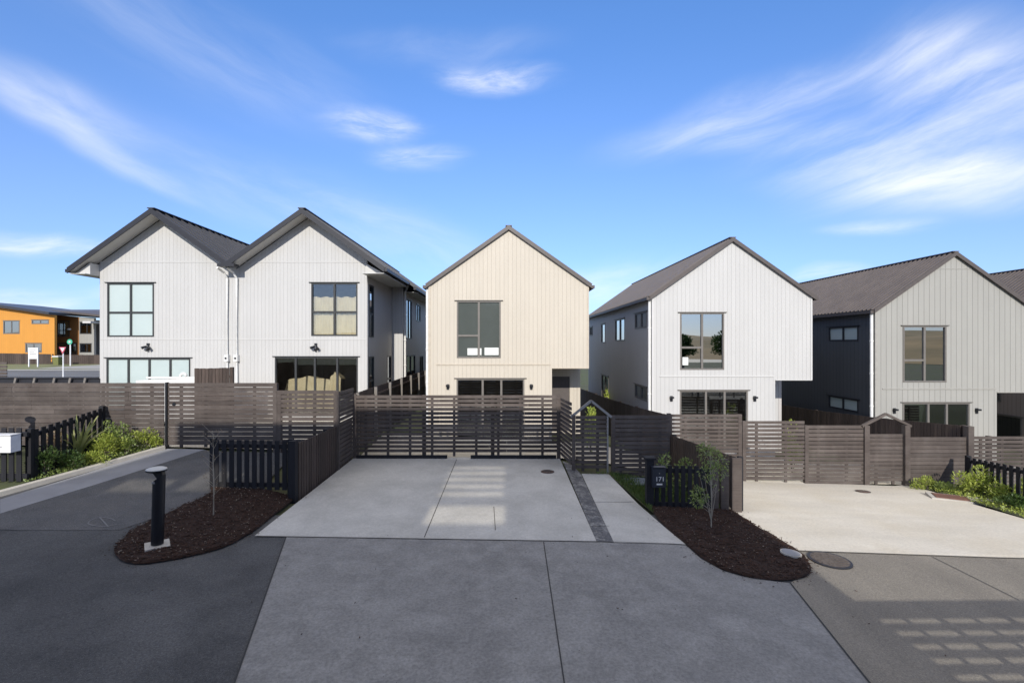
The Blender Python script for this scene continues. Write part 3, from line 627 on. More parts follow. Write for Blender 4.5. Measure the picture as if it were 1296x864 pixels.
# ------------------------------------------------------------------ bollard lights
def bollard(x, y, label, tilt):
    z = G(x, y); t = thing('bollard_light', label, 'bollard light', (x, y, z + .04), 'bollard lights', R(0)); t.rotation_euler = (0, R(tilt), 0)
    MB().box(-.16, .16, -.16, .16, -.08, .03).build('base_slab', 'kerb', t).rotation_euler = (0, 0, R(38))
    n = 24; mb = MB(); r = .085; k = len(mb.v)
    bot = [(r * math.cos(i * 2 * math.pi / n), r * math.sin(i * 2 * math.pi / n), .04) for i in range(n)]
    top = [(p[0], p[1], 1.06 + p[0] * .75) for p in bot]
    mb.v = bot + top; mb.f = [tuple(range(n)), tuple(range(n, 2 * n))[::-1]] + [(i, (i + 1) % n, n + (i + 1) % n, n + i) for i in range(n)]
    mb.build('column', 'black_metal', t)
    MB().prism([(.0, -.03, 1.04), (.08, -.03, 1.10), (.05, -.03, 1.19), (-.10, -.03, 1.17)], (0, .07, 0)).build('neck', 'black_metal', t)
    n = 32; mb = MB(); pr = [(0, .055), (.08, .052), (.14, .04), (.175, .018), (.178, .005), (.16, -.012), (0, -.02)]; pr = [(a * .8, b * .6 + a * 0) for a, b in pr]
    for a, b in pr: mb.v += [(a * math.cos(i * 2 * math.pi / n) - .045, a * math.sin(i * 2 * math.pi / n), 1.2 + b) for i in range(n)]
    for k in range(len(pr) - 1): mb.f += [(k * n + i, k * n + (i + 1) % n, (k + 1) * n + (i + 1) % n, (k + 1) * n + i) for i in range(n)]
    o = mb.build('lamp_head', 'disc', t, smooth=True); o.location.y = -.0
    MB().tube([(-.045, 0, 1.178), (-.045, 0, 1.198)], [.135, .147], 32).build('head_rim', 'black_metal', t)
    mb = MB(); mb.tube([(-.045, 0, 1.165), (-.045, 0, 1.184)], [.10, .145], 24); mb.build('lens_ring', 'black_metal', t)
    MB().box(-.05, -.005, -.09, -.078, 1.0, 1.03).build('badge', 'steel_grey', t)
bx, by = onG(199, 694)
bollard(bx, by, 'black bollard light with pale disc head on a concrete base in the left bed', 1.6)
bollard(-12.2, 11.2, 'bollard light at the far left edge with only its pale disc showing', 0)

# ------------------------------------------------------------------ house building tools
def wall(name, parent, loc, rz, pieces, holes, m, th=.12, label=None):
    """pieces: convex outlines in (s, z); outward side is local -y; holes: (s0, s1, z0, z1)"""
    bm = bmesh.new()
    for p in pieces:
        bm.faces.new([bm.verts.new((s, 0, z)) for s, z in p])
    for (s0, s1, z0, z1) in holes:
        for s in (s0, s1): bmesh.ops.bisect_plane(bm, geom=bm.verts[:] + bm.edges[:] + bm.faces[:], plane_co=(s, 0, 0), plane_no=(1, 0, 0), dist=1e-5)
        for z in (z0, z1): bmesh.ops.bisect_plane(bm, geom=bm.verts[:] + bm.edges[:] + bm.faces[:], plane_co=(0, 0, z), plane_no=(0, 0, 1), dist=1e-5)
    kill = []
    for f in bm.faces:
        c = f.calc_center_median()
        if any(s0 < c.x < s1 and z0 < c.z < z1 for (s0, s1, z0, z1) in holes): kill.append(f)
    bmesh.ops.delete(bm, geom=kill, context='FACES')
    bmesh.ops.remove_doubles(bm, verts=bm.verts, dist=1e-4)
    for f in bm.faces:
        if f.normal.y > 0: f.normal_flip()
    r = bmesh.ops.extrude_face_region(bm, geom=bm.faces[:])
    for v in r['geom']:
        if isinstance(v, bmesh.types.BMVert): v.co.y += th
    bmesh.ops.recalc_face_normals(bm, faces=bm.faces)
    me = bpy.data.meshes.new(name); bm.to_mesh(me); bm.free()
    o = link(name, me, m, parent, loc, rz)
    if label: o['label'] = label
    return o
def window(parent, loc, rz, s0, s1, z0, z1, vs=(), hs=(), fm='frame_dark', glass='glass', fw=.05, name='window', label=None, blind=None, card=None, flash=True, curtain=None):
    """vs: mullions (s, z0, z1) ; hs: transoms (z, s0, s1), fractions 0..1 of the opening"""
    w, h = s1 - s0, z1 - z0; mb = MB(); y0, y1 = -.015, .07
    mb.box(s0, s0 + fw, y0, y1, z0, z1); mb.box(s1 - fw, s1, y0, y1, z0, z1); mb.box(s0 + fw, s1 - fw, y0, y1, z0, z0 + fw); mb.box(s0 + fw, s1 - fw, y0, y1, z1 - fw, z1)
    for (s, a, b) in vs: c = s0 + s * w; mb.box(c - .035, c + .035, y0 + .006, y1 - .004, z0 + fw + a * (h - 2 * fw), z1 - fw - (1 - b) * (h - 2 * fw))
    for (z, a, b) in hs: c = z0 + z * h; mb.box(s0 + fw + a * (w - 2 * fw), s1 - fw - (1 - b) * (w - 2 * fw), y0 + .010, y1 - .008, c - .035, c + .035)
    o = mb.build(name, fm, parent, loc, rz)
    if label: o['label'] = label
    if flash: MB().box(s0 - .08, s1 + .08, -.05, .0, z1 + .003, z1 + .03).build('head_flashing', fm, o)
    MB().box(s0 + fw - .01, s1 - fw + .01, .03, .038, z0 + fw - .01, z1 - fw + .01).build('pane', glass, o)
    if blind:
        b = MB()
        for (a, c, e, f) in blind: b.box(s0 + a * w, s0 + c * w, .16, .17, z0 + e * h, z0 + f * h)
        b.build('blind', 'blind', o)
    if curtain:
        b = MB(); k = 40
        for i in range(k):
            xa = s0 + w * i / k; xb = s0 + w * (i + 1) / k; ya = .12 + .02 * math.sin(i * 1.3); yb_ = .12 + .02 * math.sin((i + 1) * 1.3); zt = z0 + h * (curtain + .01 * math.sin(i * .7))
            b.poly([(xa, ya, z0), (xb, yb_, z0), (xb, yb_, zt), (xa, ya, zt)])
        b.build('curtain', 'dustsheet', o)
    if card:
        b = MB()
        for (a, c, e, f) in card: b.box(s0 + a * w, s0 + c * w, .020, .028, z0 + e * h, z0 + f * h)
        b.build('white_panel', 'white_card', o)
    return o
def roof_plane(mb, a, b, y0, y1, th=.03, rib=.2, rw=.055, rh=.045):
    """a, b = (x, z) eave and ridge of the plane; ribs run from eave to ridge"""
    A, B = Vector((a[0], 0, a[1])), Vector((b[0], 0, b[1])); d = (B - A).normalized(); nn = Vector((-d.z, 0, d.x)); nn = nn if nn.z > 0 else -nn
    Y0, Y1 = Vector((0, y0, 0)), Vector((0, y1, 0))
    mb.prism([A + Y0, B + Y0, B + Y1, A + Y1], nn * th)
    y = y0 + .1
    while y < y1 - .05:
        p, q = A + Vector((0, y, 0)) + nn * (th + rh / 2 - .004), B + Vector((0, y, 0)) + nn * (th + rh / 2 - .004); mb.bar(p, q, rw, rh, nn); y += rib
def interior(t, x0, x1, y0, L_, zf, z2, ztop):
    MB().box(x0, x1, y0, y0 + 9, zf - .05, zf + .05).build('ground_floor', 'inside_floor', t)
    MB().box(x0, x1, y0, y0 + 9, z2 - .3, z2 - .02).build('upper_floor', 'inside', t)
    MB().box(x0, x1, y0 + 4.2, y0 + 4.3, zf + .05, z2 - .3).build('partition', 'inside', t)
    MB().box(x0, x1, y0 + 3.6, y0 + 3.7, z2 - .02, ztop).build('partition', 'inside', t)
    MB().box(x0, x1, y0, y0 + 9, ztop, ztop + .05).build('ceiling', 'inside', t)
def wall_light(parent, x, z, m='black_metal'):
    o = MB().box(x - .045, x + .045, -.03, 0, z - .11, z + .08).build('wall_light', m, parent)
    MB().box(x - .06, x + .06, -.13, -.03, z + .0, z + .06).build('shade', m, o)
def downpipe(parent, x, y, z0, z1, r=.05, kick=.0, name='downpipe'):
    mb = MB(); pts = [(x, y, z0), (x, y, z1 - .35), (x + kick * .4, y, z1 - .22), (x + kick, y, z1)] if kick else [(x, y, z0), (x, y, z1)]
    mb.tube(pts, r, 10)
    o = mb.build(name, 'pvc', parent, smooth=False)
    b = MB(); z = z0 + .5
    while z < z1 - .5: b.tube([(x, y, z), (x, y, z + .04)], r + .012, 10); z += 1.15
    b.build('bracket', 'pvc', o)

def gable_house(X0, D, floor, label, front, side, roofm, trim, framem, paint, L_=12.6, side_label=None, winglass='glass', cards=(), sidewins=(), ground=0, downp=True, flat=None, rsl=None):
    t = thing('house', label, 'house', (X0, D, floor), 'gable fronted two storey houses')
    Wd, sp, zo, ze, zr = 5.55, 4.28, 2.53, 5.42, 7.36
    UW = (.97, 2.50, 2.87, 4.85); LW = (.96, 3.32, .05, 2.15)
    wall('front_wall', t, (0, 0, 0), 0, [[(0, -.5), (sp, -.5), (sp, zo), (0, zo)], [(0, zo), (sp, zo), (Wd, zo), (Wd, ze), (Wd / 2, zr), (0, ze)]], [UW, LW], front)
    window(t, (0, 0, 0), 0, *UW, vs=((.5, 0, 1),), hs=((.39, 0, .5),), fm=framem, glass=winglass, card=cards or None)
    window(t, (0, 0, 0), 0, *LW, vs=((.385, 0, 1), (.66, 0, 1)), fm=framem, name='sliding_door', glass='glass')
    # side walls
    wall('left_wall', t, (.002, L_, 0), -math.pi / 2, [[(0, -1.0), (L_ - .125, -1.0), (L_ - .125, ze), (0, ze)]], [(L_ - d1, L_ - d0, z0, z1) for (d0, d1, z0, z1, _) in sidewins], side, label=side_label)
    for (d0, d1, z0, z1, k) in sidewins:
        window(t, (.002, L_, 0), -math.pi / 2, L_ - d1, L_ - d0, z0, z1, vs=((.5, 0, 1),) if k else (), fm=framem if side != 'navy_clad' else 'trim_black', glass='glass_frost' if side == 'navy_clad' else 'glass_mirror' if k < 2 else 'glass')
    wall('right_wall', t, (Wd - .002, 0, 0), math.pi / 2, [[(.125, zo), (L_, zo), (L_, ze), (.125, ze)], [(1.8, -1), (L_, -1), (L_, zo), (1.8, zo)]], [], rsl or side)
    wall('back_wall', t, (Wd, L_ + .12, 0), math.pi, [[(0, -1), (Wd, -1), (Wd, ze), (Wd / 2, zr), (0, ze)]], [], side)
    wall('porch_side_wall', t, (sp - .002, 0, 0), math.pi / 2, [[(.125, -.5), (1.9, -.5), (1.9, zo - .01), (.125, zo - .01)]], [], front)
    wall('porch_back_wall', t, (sp, 1.8, 0), 0, [[(0, -.5), (Wd - sp - .13, -.5), (Wd - sp - .13, zo - .01), (0, zo - .01)]], [(0.02, .86, 0, 2.1)], front)
    MB().box(sp + .03, sp + .86, 1.83, 1.88, 0, 2.1).build('front_door', 'trim_brown' if framem == 'frame_taupe' else 'frame_dark', t)
    MB().box(sp + .005, Wd - .13, .125, 1.79, zo + .004, zo + .05).build('porch_ceiling', paint, t)
    # flashings, corner trims
    MB().box(.25, sp - .05, -.022, .004, 2.62, 2.66).build('storey_flashing', paint, t)
    MB().box(-.02, .06, -.02, .004, -.3, ze - .02).build('corner_trim', paint, t); MB().box(Wd - .05, Wd + .015, -.02, .004, zo, ze - .02).build('corner_trim', paint, t)
    MB().box(sp, Wd + .01, -.02, .004, zo - .03, zo - .001).build('sill_flashing', paint, t)
    # roof
    for sgn, nm in ((-1, 'roof'), (1, 'roof')):
        e = (-.10 if sgn < 0 else Wd + .10, ze + .01 - .10 * .70 + .03); r_ = (Wd / 2, zr + .05); mb = MB(); roof_plane(mb, e, r_, -.07, L_ + .2); mb.build(nm, roofm, t)
        A = Vector((e[0], 0, e[1] + .01)); B = Vector((Wd / 2, 0, zr + .065)); q = Vector((0, 0, -.15))
        mb = MB(); mb.prism([A + Vector((0, -.105, .04)), B + Vector((0, -.105, .04)), B + Vector((0, -.105, .04)) + q, A + Vector((0, -.105, .04)) + q], (0, .04, 0)); mb.build('barge_board', trim, t)
        gx = e[0] + sgn * .05
        mb = MB(); mb.box(gx - .06, gx + .06, -.06, L_ + .1, e[1] - .1, e[1] + .0); mb.build('gutter', trim, t)
    MB().bar((Wd / 2, -.08, zr + .1), (Wd / 2, L_ + .2, zr + .1), .22, .03).build('ridge_cap', roofm, t)
    if flat: MB().box(Wd / 2 - flat, Wd / 2 + flat, -.012, .003, zr - flat * .7 - .08, zr - flat * .7 - .06).build('gable_flashing', paint, t)
    if downp: downpipe(t, -.07, .08, -.8, ze - .1)
    wall_light(t, .66, 1.88); wall_light(t, 3.56, 1.88)
    interior(t, .15, Wd - .15 if False else sp - .15, .14, L_, 0, 2.75, 5.3)
    return t

gable_house(-2.67, 16.5, -3.36, 'cream gabled house behind the centre parking pad', 'cream_clad', 'cream_clad', 'roof_brown', 'trim_brown', 'frame_taupe', 'cream_paint', winglass='pane_green',
            cards=[(.24, .47, .05, .17), (.50, .56, .05, .17), (.63, .95, .05, .18)], downp=True)
gable_house(5.10, 16.5, -3.77, 'white gabled house right of the cream one with grey side wall', 'white_clad2', 'grey_clad', 'roof_brown', 'trim_brown', 'frame_taupe', 'white_paint', side_label='grey left wall with small windows', winglass='glass_mirror',
            cards=[(.06, .19, .08, .22)],
            sidewins=[(.6, 2.2, 4.35, 4.95, 1), (3.8, 5.6, 3.90, 4.88, 1), (7.8, 8.8, 3.82, 4.82, 0), (11.3, 12.3, 4.25, 4.78, 1), (.6, 2.2, 1.68, 2.2, 1), (7.0, 8.7, .05, 2.15, 2)])
gable_house(13.02, 16.7, -4.22, 'grey gabled house with dark navy side wall on the right', 'sage_clad', 'navy_clad', 'roof_brown', 'trim_brown', 'frame_taupe', 'sage_paint', side_label='dark navy left wall', winglass='glass_mirror', flat=.62,
            sidewins=[(.8, 2.4, 4.33, 4.88, 1), (.8, 2.4, 1.68, 2.15, 1)], rsl='sage_clad')
gable_house(20.9, 16.9, -4.05, 'brown house at the right edge, mostly hidden behind the grey one', 'sage_clad', 'brown_clad', 'roof_brown', 'trim_brown', 'frame_taupe', 'sage_paint', side_label='brown left wall',
            sidewins=[(3.1, 4.0, 1.6, 2.05, 1), (2.3, 5.4, -.3, 1.07, 2)])

# semi-detached pair on the left
def twin_house():
    D, fl = 17.4, -2.65; x0 = -14.9
    t = thing('twin_house', 'white twin gabled duplex with black roof behind the left fence', 'house', (x0, D, fl))
    lx = lambda u, d=D: X(u, d) - x0
    lz = lambda v, d=D: Z(v, d) - fl
    Wl, Wm, Wr = 0.0, -9.87 - x0, -5.10 - x0          # left, valley, right of the front wall
    a1, a2 = -12.55 - x0, -7.22 - x0                    # ridges
    k = .71; rz_ = lz(265.5, 16.8); o_ = .6
    def zr1(x): return rz_ - .12 - k * abs(x - a1)
    def zr2(x): return rz_ - .12 - k * abs(x - a2)
    val = (a1 + a2) / 2
    zv = zr1(val)
    UW1 = (lx(136), lx(195), lz(426), lz(358)); LW1 = (lx(135), lx(241), .05, lz(453)); UW2 = (lx(394), lx(452.5), lz(425), lz(358)); LW2 = (lx(348), lx(453), .05, lz(451.5))
    le = zr1(0); re = zr2(Wr); zb = .05
    wall('front_wall', t, (0, 0, 0), 0, [[(0, -.6), (val, -.6), (val, zv), (a1, zr1(a1)), (0, le)], [(val, -.6), (Wr, -.6), (Wr, re), (a2, zr2(a2)), (val, zv)]], [UW1, LW1, UW2, LW2], 'white_clad')
    g4 = [(.08, .46, .05, .95), (.54, .92, .05, .95)]
    window(t, (0, 0, 0), 0, *UW1, vs=((.5, 0, 1),), hs=((.45, 0, 1),), glass='glass_frost')
    window(t, (0, 0, 0), 0, *LW1, vs=((.26, 0, 1), (.51, 0, 1), (.76, 0, 1)), glass='glass_frost', name='sliding_door')
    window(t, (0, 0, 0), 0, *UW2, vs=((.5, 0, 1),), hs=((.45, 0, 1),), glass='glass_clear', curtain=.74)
    w2 = window(t, (0, 0, 0), 0, *LW2, vs=((.25, 0, 1), (.48, 0, 1), (.75, 0, 1)), name='sliding_door', glass='glass_clear')
    # dust sheets over things inside
    def sheet(cx, w, h, zz=.8):
        mb = MB(); n = 16; rows = []
        for i in range(n + 1):
            s = i / n; top = zz + h * (1 - abs(s - .45) * .9) + .02 * math.sin(i * 1.1)
            rows.append([(cx + (s - .5) * w, .75 + .04 * math.sin(i * 1.2), .1), (cx + (s - .5) * w * .98, .85 + .03 * math.sin(i * 1.2), top * .6), (cx + (s - .5) * w * .9, .95, top)])
        for i in range(n):
            for j in range(2): mb.poly([rows[i][j], rows[i + 1][j], rows[i + 1][j + 1], rows[i][j + 1]])
        for i in range(n): mb.poly([rows[i][2], rows[i + 1][2], (rows[i + 1][2][0], 1.5, rows[i + 1][2][2] - .05), (rows[i][2][0], 1.5, rows[i][2][2] - .05)])
        return mb
    s1 = sheet(lx(380), 2.0, .35, 1.05); s1.build('dust_sheet', 'dustsheet', t); sheet(lx(413), .45, .45, 1.1).build('dust_sheet', 'dustsheet', t)
    # right side: front block wall then nib then long wall
    XR = Wr; n0 = 3.9; XN = -4.62 - x0; Lt = 14.0
    def hz(y, v): return None
    sw = [(.32, .92, lz(427, 18), lz(361, 18)), (.25, .95, .5, lz(451, 18)), (3.0, 3.7, .3, lz(450, 20.8))]
    wall('side_wall', t, (XR - .002, 0, 0), math.pi / 2, [[(.125, -.6), (n0, -.6), (n0, re), (.125, re)]], sw, 'grey_clad2', label='shaded grey side wall')
    for q in sw: window(t, (XR - .002, 0, 0), math.pi / 2, *q, hs=((.45, 0, 1),), glass='glass_mirror', flash=False)
    re2 = zr2(XN)
    wall('nib_wall', t, (XR, n0, 0), 0, [[(0, -.6), (XN - XR, -.6), (XN - XR, re2), (0, re2 + .2)]], [], 'white_clad')
    sw2 = [(.7, 2.0, lz(429, 22.5), lz(377, 22)), (3.2, 4.4, lz(407, 25), lz(385, 25)), (.8, 2.9, -.0, lz(450, 22)), (4.2, 5.2, .5, lz(450, 26))]
    wall('side_wall', t, (XN - .002, n0, 0), math.pi / 2, [[(.125, -1), (Lt - n0, -1), (Lt - n0, re2), (.125, re2)]], sw2, 'grey_clad2', label='long shaded rear side wall')
    for i, q in enumerate(sw2): window(t, (XN - .002, n0, 0), math.pi / 2, *q, vs=((.5, 0, 1),), glass='glass_mirror' if i < 2 else 'glass', flash=False)
    wall('left_wall', t, (.002, Lt, 0), -math.pi / 2, [[(0, -.6), (Lt - .125, -.6), (Lt - .125, le), (0, le)]], [], 'grey_clad2')
    wall('back_wall', t, (XN, Lt + .12, 0), math.pi, [[(0, -.6), (XN, -.6), (XN, le), (XN - a1, zr1(a1)), (XN - a2, zr2(a2)), (0, re2)]], [], 'grey_clad2')
    # roofs
    tip = -15.52 - x0; tipr = -4.30 - x0; tiprb = -4.02 - x0
    for (e, r_, y0_, y1_) in (((tip, rz_ - k * (a1 - tip)), (a1, rz_), -o_, Lt + .4), ((val - .0, rz_ - k * (val - a1)), (a1, rz_), -o_, Lt + .4),
                         ((val + .0, rz_ - k * (a2 - val)), (a2, rz_), -o_, Lt + .4), ((tipr, rz_ - k * (tipr - a2)), (a2, rz_), -o_, 3.4), ((tiprb, rz_ - k * (tiprb - a2)), (a2, rz_), 3.4, Lt + .4)):
        mb = MB(); roof_plane(mb, e, r_, y0_, y1_, rib=.42, rw=.06, rh=.05); mb.build('roof', 'roof_black', t)
    def barge(xa, xb, ridge):
        za, zb_ = rz_ - k * abs(xa - ridge), rz_ - k * abs(xb - ridge); mb = MB()
        mb.prism([(xa, -o_ - .045, za + .06), (xb, -o_ - .045, zb_ + .06), (xb, -o_ - .045, zb_ - .14), (xa, -o_ - .045, za - .14)], (0, .04, 0)); mb.build('barge_board', 'trim_black', t)
        mb = MB(); mb.prism([(xa, -o_ - .003, za - .07), (xb, -o_ - .003, zb_ - .07), (xb, -.004, zb_ - .07), (xa, -.004, za - .07)], (0, 0, -.02)); mb.build('soffit', 'white_paint', t)
    barge(tip, a1, a1); barge(a1, val, a1); barge(val, a2, a2); barge(a2, tipr, a2)
    # boxed eaves left and right
    ez = rz_ - k * (a1 - tip) - .16; MB().box(tip + .05, -.003, -o_, Lt, ez, ez + .02).build('eave_soffit', 'white_paint', t)
    MB().prism([(tip + .06, -.4, ez + .02), (-.003, -.4, ez + .02), (-.003, -.4, ez + .42)], (0, .4, 0)).build('eave_end', 'white_paint', t)
    er = rz_ - k * (tipr - a2) - .16; MB().box(XR + .003, tipr - .02, -o_ + .02, 3.4, er - .02, er).build('eave_soffit', 'white_paint', t)
    MB().box(XN + .003, tiprb - .02, n0 + .02, Lt, er - .2, er - .18).build('eave_soffit', 'white_paint', t)
    MB().prism([(XR + .003, -.1, er + .002), (tipr - .05, -.1, er + .002), (XR + .003, -.1, er + .42)], (0, .4, 0)).build('eave_end', 'white_paint', t)
    for (gx, y0_, y1_, zz) in ((tip - .04, -o_, Lt, ez + .1), (tipr + .04, -o_, 3.4, er + .1), (tiprb + .04, 3.4, Lt, er - .1)):
        MB().box(gx - .06, gx + .06, y0_, y1_, zz - .04, zz + .07).build('gutter', 'trim_black', t)
    MB().box(val - .3, val + .3, -o_ - .08, -o_ + .25, zv + .0, zv + .10).build('rainhead', 'trim_black', t)
    for r_ in (a1, a2): MB().bar((r_, -o_ - .05, rz_ + .055), (r_, Lt + .4, rz_ + .055), .26, .03).build('ridge_cap', 'roof_black', t)
    for v in (331.5, 429): MB().box(.02, Wr - .02, -.014, .003, lz(v) - .015, lz(v) + .015).build('joint_flashing', 'white_paint', t)
    # downpipes at the valley
    for u, dx in ((289, -.1), (301, -.12)):
        mb = MB(); x = lx(u); mb.tube([(x, -.07, lz(484)), (x, -.07, zv - .35), (x - .02 + dx * .3, -.2, zv - .15), (x + dx, -o_ + .1, zv - .02)], .04, 10); dp = mb.build('downpipe', 'pvc', t)
        MB().box(x - .07, x + .07, -.16, -.001, lz(457), lz(449)).build('pipe_box', 'pvc', dp); MB().tube([(x, -.19, lz(453)), (x, -.162, lz(453))], .035, 12).build('overflow_cap', 'trim_black', dp)
    downpipe(t, XN + .06, n0 + .2, 0, re2 - .1, kick=.15)
    for u in (188, 400):
        x = lx(u); o = MB().box(x - .05, x + .05, -.04, 0, lz(437) - .0, lz(437) + .08).build('spotlight', 'black_metal', t)
        for sg in (-1, 1): MB().tube([(x + sg * .03, -.05, lz(438)), (x + sg * .13, -.17, lz(441) - .02 * sg)], [.03, .055], 10).build('lamp_head', 'black_metal', o)
        MB().tube([(x, -.05, lz(441)), (x, -.1, lz(444))], [.035, .04], 8).build('sensor', 'black_metal', o)
    MB().box(XR + .0, XR + .02, .02, .1, 0, re).build('corner_trim', 'white_paint', t)
    interior(t, .15, Wr - .15, .14, Lt, 0, 2.8, 5.2)
    return t
twin_house()

# ------------------------------------------------------------------ boundary fences between the houses
palings('tall dark paling fence with pale posts between the duplex and the cream house', [(-4.32, 13.6, -1.42, -3.1), (-4.32, 27, -1.42, -3.1)], side=1, postm='wood_grey', poststep=1.9, name='paling_fence')
palings('dark brown paling fence dropping away between the cream and the white house', [(4.62, 13.55, -2.02, -3.8), (4.62, 17, -2.25, -4.0), (4.62, 22, -2.48, -4.3), (4.62, 30, -2.78, -4.6)], side=1, postm='wood_v')
palings('dark paling fence beside the navy wall of the grey house', [(13.06, 13.6, -2.34, -4.1), (12.86, 16.5, -2.56, -4.3), (12.7, 19.5, -2.72, -4.5), (12.62, 25, -2.9, -4.6)], side=1, postm='wood_v')
palings('dark paling fence seen through the peaked brown gate', [(10.2, 14.6, -2.36, -4.0), (12.9, 14.6, -2.36, -4.0)], side=-1, postm='wood_v') if False else None
palings('short dark paling fence behind the left driveway gate', [(X(247, 15.2), 15.2, Z(466.5, 15.2), -2.7), (X(292, 15.2), 15.2, Z(465, 15.2), -2.7)], side=-1, postm='wood_v', poststep=1.2)

# ------------------------------------------------------------------ things behind the left fence
t = thing('heat_pump', 'long white heat pump casing with two round cowls showing above the left fence', 'heat pump', (X(172, 15.6), 15.6, -2.68))
w = X(272, 15.6) - X(172, 15.6); hh = Z(479.5, 15.6) + 2.68
MB().prism([(0, 0, .1), (w, 0, .1), (w, 0, hh + .03), (w * .5, 0, hh), (0, 0, hh - .05)], (0, .5, 0)).build('casing', 'pvc', t)
MB().box(w * .83, w + .05, -.05, .55, hh + .035, hh + .1).build('casing_lid', 'pvc', t)
for u, r in ((.55, .1), (.84, .14)):
    mb = MB()
    mb.tube([(w * u - r, .2, hh + (.0 if u < .7 else .09)), (w * u - r, .2, hh + .1), (w * u - r * .6, .2, hh + .05 + r), (w * u, .2, hh + .08 + r), (w * u + r * .6, .2, hh + .05 + r), (w * u + r, .2, hh + .08)], r * .45, 10); mb.build('cowl', 'pvc', t, smooth=True)
MB().box(w * .1, w * .8, .1, .3, hh + .01, hh + .06).build('pipe_tray', 'pvc', t)
# black parking shelter bar with pale brackets
t = thing('cycle_rack', 'low black railing with pale angled brackets behind the far left fence', 'railing', (X(-60, 14.6), 14.6, -2.66))
w = X(124, 14.6) - X(-60, 14.6); zt = Z(477, 14.6) + 2.66; MB().box(0, w, 0, .05, zt - .05, zt).box(0, w, .05, .09, 0.1, zt - .05).build('rail', 'trim_black', t)
mb = MB(); s = .5
for u in (19, 43, 68, 88, 107): x = X(u, 14.6) - X(-60, 14.6); mb.bar((x, -.02, zt - .25), (x + .05, -.02, zt - .03), .06, .04, (0, 1, 0)); mb.bar((x, -.02, .0), (x, -.02, zt - .2), .04, .04, (0, 1, 0))
mb.build('bracket', 'wood_grey', t)
slat_fence('black slatted screen at the left edge beyond the fence', (X(-70, 16), 16), (X(9, 16), 16), Z(458, 16), -2.66, posts=(0,), group=None, battens=3, name='slat_screen', cat='screen').children[0].data.materials[0] = M['wood_black']

# ------------------------------------------------------------------ far left street
def far_building():
    D = 56; x0 = X(-60, D)
    t = thing('orange_building', 'orange timber clad two storey building with sloping black roof at far left', 'building', (x0, D, -2.2))
    lx = lambda u: X(u, D) - x0; lz = lambda v: Z(v, D) + 2.2
    hs = [(lx(4), lx(25), lz(422.5), lz(405.5)), (lx(40), lx(62), lz(410), lz(404.5)), (lx(32), lx(53), lz(446), lz(434))]
    wall('front_wall', t, (0, 0, 0), 0, [[(lx(-60), 0), (lx(69), 0), (lx(69), lz(398.5)), (lx(0), lz(389)), (lx(-60), lz(381))]], hs, 'orange_clad', .3)
    for h in hs: window(t, (0, 0, 0), 0, *h, vs=((.5, 0, 1),), fm='frame_taupe', glass='glass_mirror', fw=.12)
    # brown link, stepping back, then grey piece
    D2 = D + 3; s2 = D2 / D
    px2 = lambda u: X(u, D2) - x0; pz2 = lambda v: Z(v, D2) + 2.2
    hs = [(px2(72.5), px2(88), pz2(426), pz2(406)), (px2(72.5), px2(97), pz2(448), pz2(434))]
    wall('link_wall', t, (0, 3, 0), 0, [[(px2(66), 0), (px2(100), 0), (px2(100), pz2(401)), (px2(66), pz2(398))]], hs, 'rust_clad', .3)
    for h in hs: window(t, (0, 3, 0), 0, *h, vs=((.5, 0, 1),), hs=((.4, 0, 1),) if h is hs[0] else (), fm='frame_dark', glass='glass_mirror', fw=.1)
    hs = [(px2(101), px2(116), pz2(422.5), pz2(407.5)), (px2(101), px2(116), pz2(446), pz2(434.5))]
    wall('grey_wall', t, (0, 3, 0), 0, [[(px2(100.05), 0), (px2(119), 0), (px2(119), pz2(402)), (px2(100.05), pz2(401.2))]], hs, 'sage_clad', .3)
    for h in hs: window(t, (0, 3, 0), 0, *h, vs=((.6, 0, 1),), fm='frame_dark', glass='glass_mirror', fw=.1)
    wall('rear_wall', t, (0, 5, 0), 0, [[(px2(119.05), 0), (px2(150), 0), (px2(150), pz2(403)), (px2(119.05), pz2(402.2))]], [], 'grey_clad', .3)
    mb = MB()   # mono-pitch roof sheets
    mb.prism([(lx(-60) - .5, -.8, lz(381) + .0), (lx(0), -.8, lz(388) - .05), (lx(70), -.8, lz(398) - .05), (lx(70), -.8, lz(398) + .25), (lx(0), -.8, lz(388) + .25), (lx(-60) - .5, -.8, lz(381) + .3)], (0, 12, 0))
    mb.build('roof', 'roof_black', t)
    mb = MB(); mb.prism([(lx(69), 2.2, pz2(397.5)), (px2(150), 2.2, pz2(403)), (px2(150), 14, pz2(386)), (lx(30), 14, pz2(386)), (lx(30), 2.2, pz2(395))], (0, 0, .25)); mb.build('rear_roof', 'trim_brown', t)
    MB().box(lx(-60), lx(69), .3, 11, .0, .3).build('floor', 'inside_floor', t)
    MB().box(lx(-60), px2(150), 10, 10.2, 0, lz(400)).build('back_wall', 'inside', t)
    MB().box(px2(89), px2(91), 2.6, 2.9, pz2(417.5), pz2(415.5)).build('meter_box', 'pvc', t)
    MB().box(px2(118), px2(128), 1.5, 3.5, pz2(409.5), pz2(407)).build('canopy', 'white_paint', t)
far_building()
palings('long brown fence along the far footpath before the orange building', [(X(-80, 51), 51, Z(445.5, 51), -2.25), (X(66, 51), 51, Z(448, 51), -2.25)], side=-1, w=.2, postm='wood_v', poststep=3)
palings('brown fence across the far footpath near the green disc sign', [(X(72, 51), 51, Z(449, 51), -2.25), (X(135, 51), 51, Z(449, 51), -2.25)], side=-1, w=.2, postm='wood_v', poststep=3)
def post_sign(u, v0, v1, d, name, label, build):
    z0 = G(X(u, d), d); t = thing(name, label, 'sign', (X(u, d), d, z0)); build(t, z0); return t
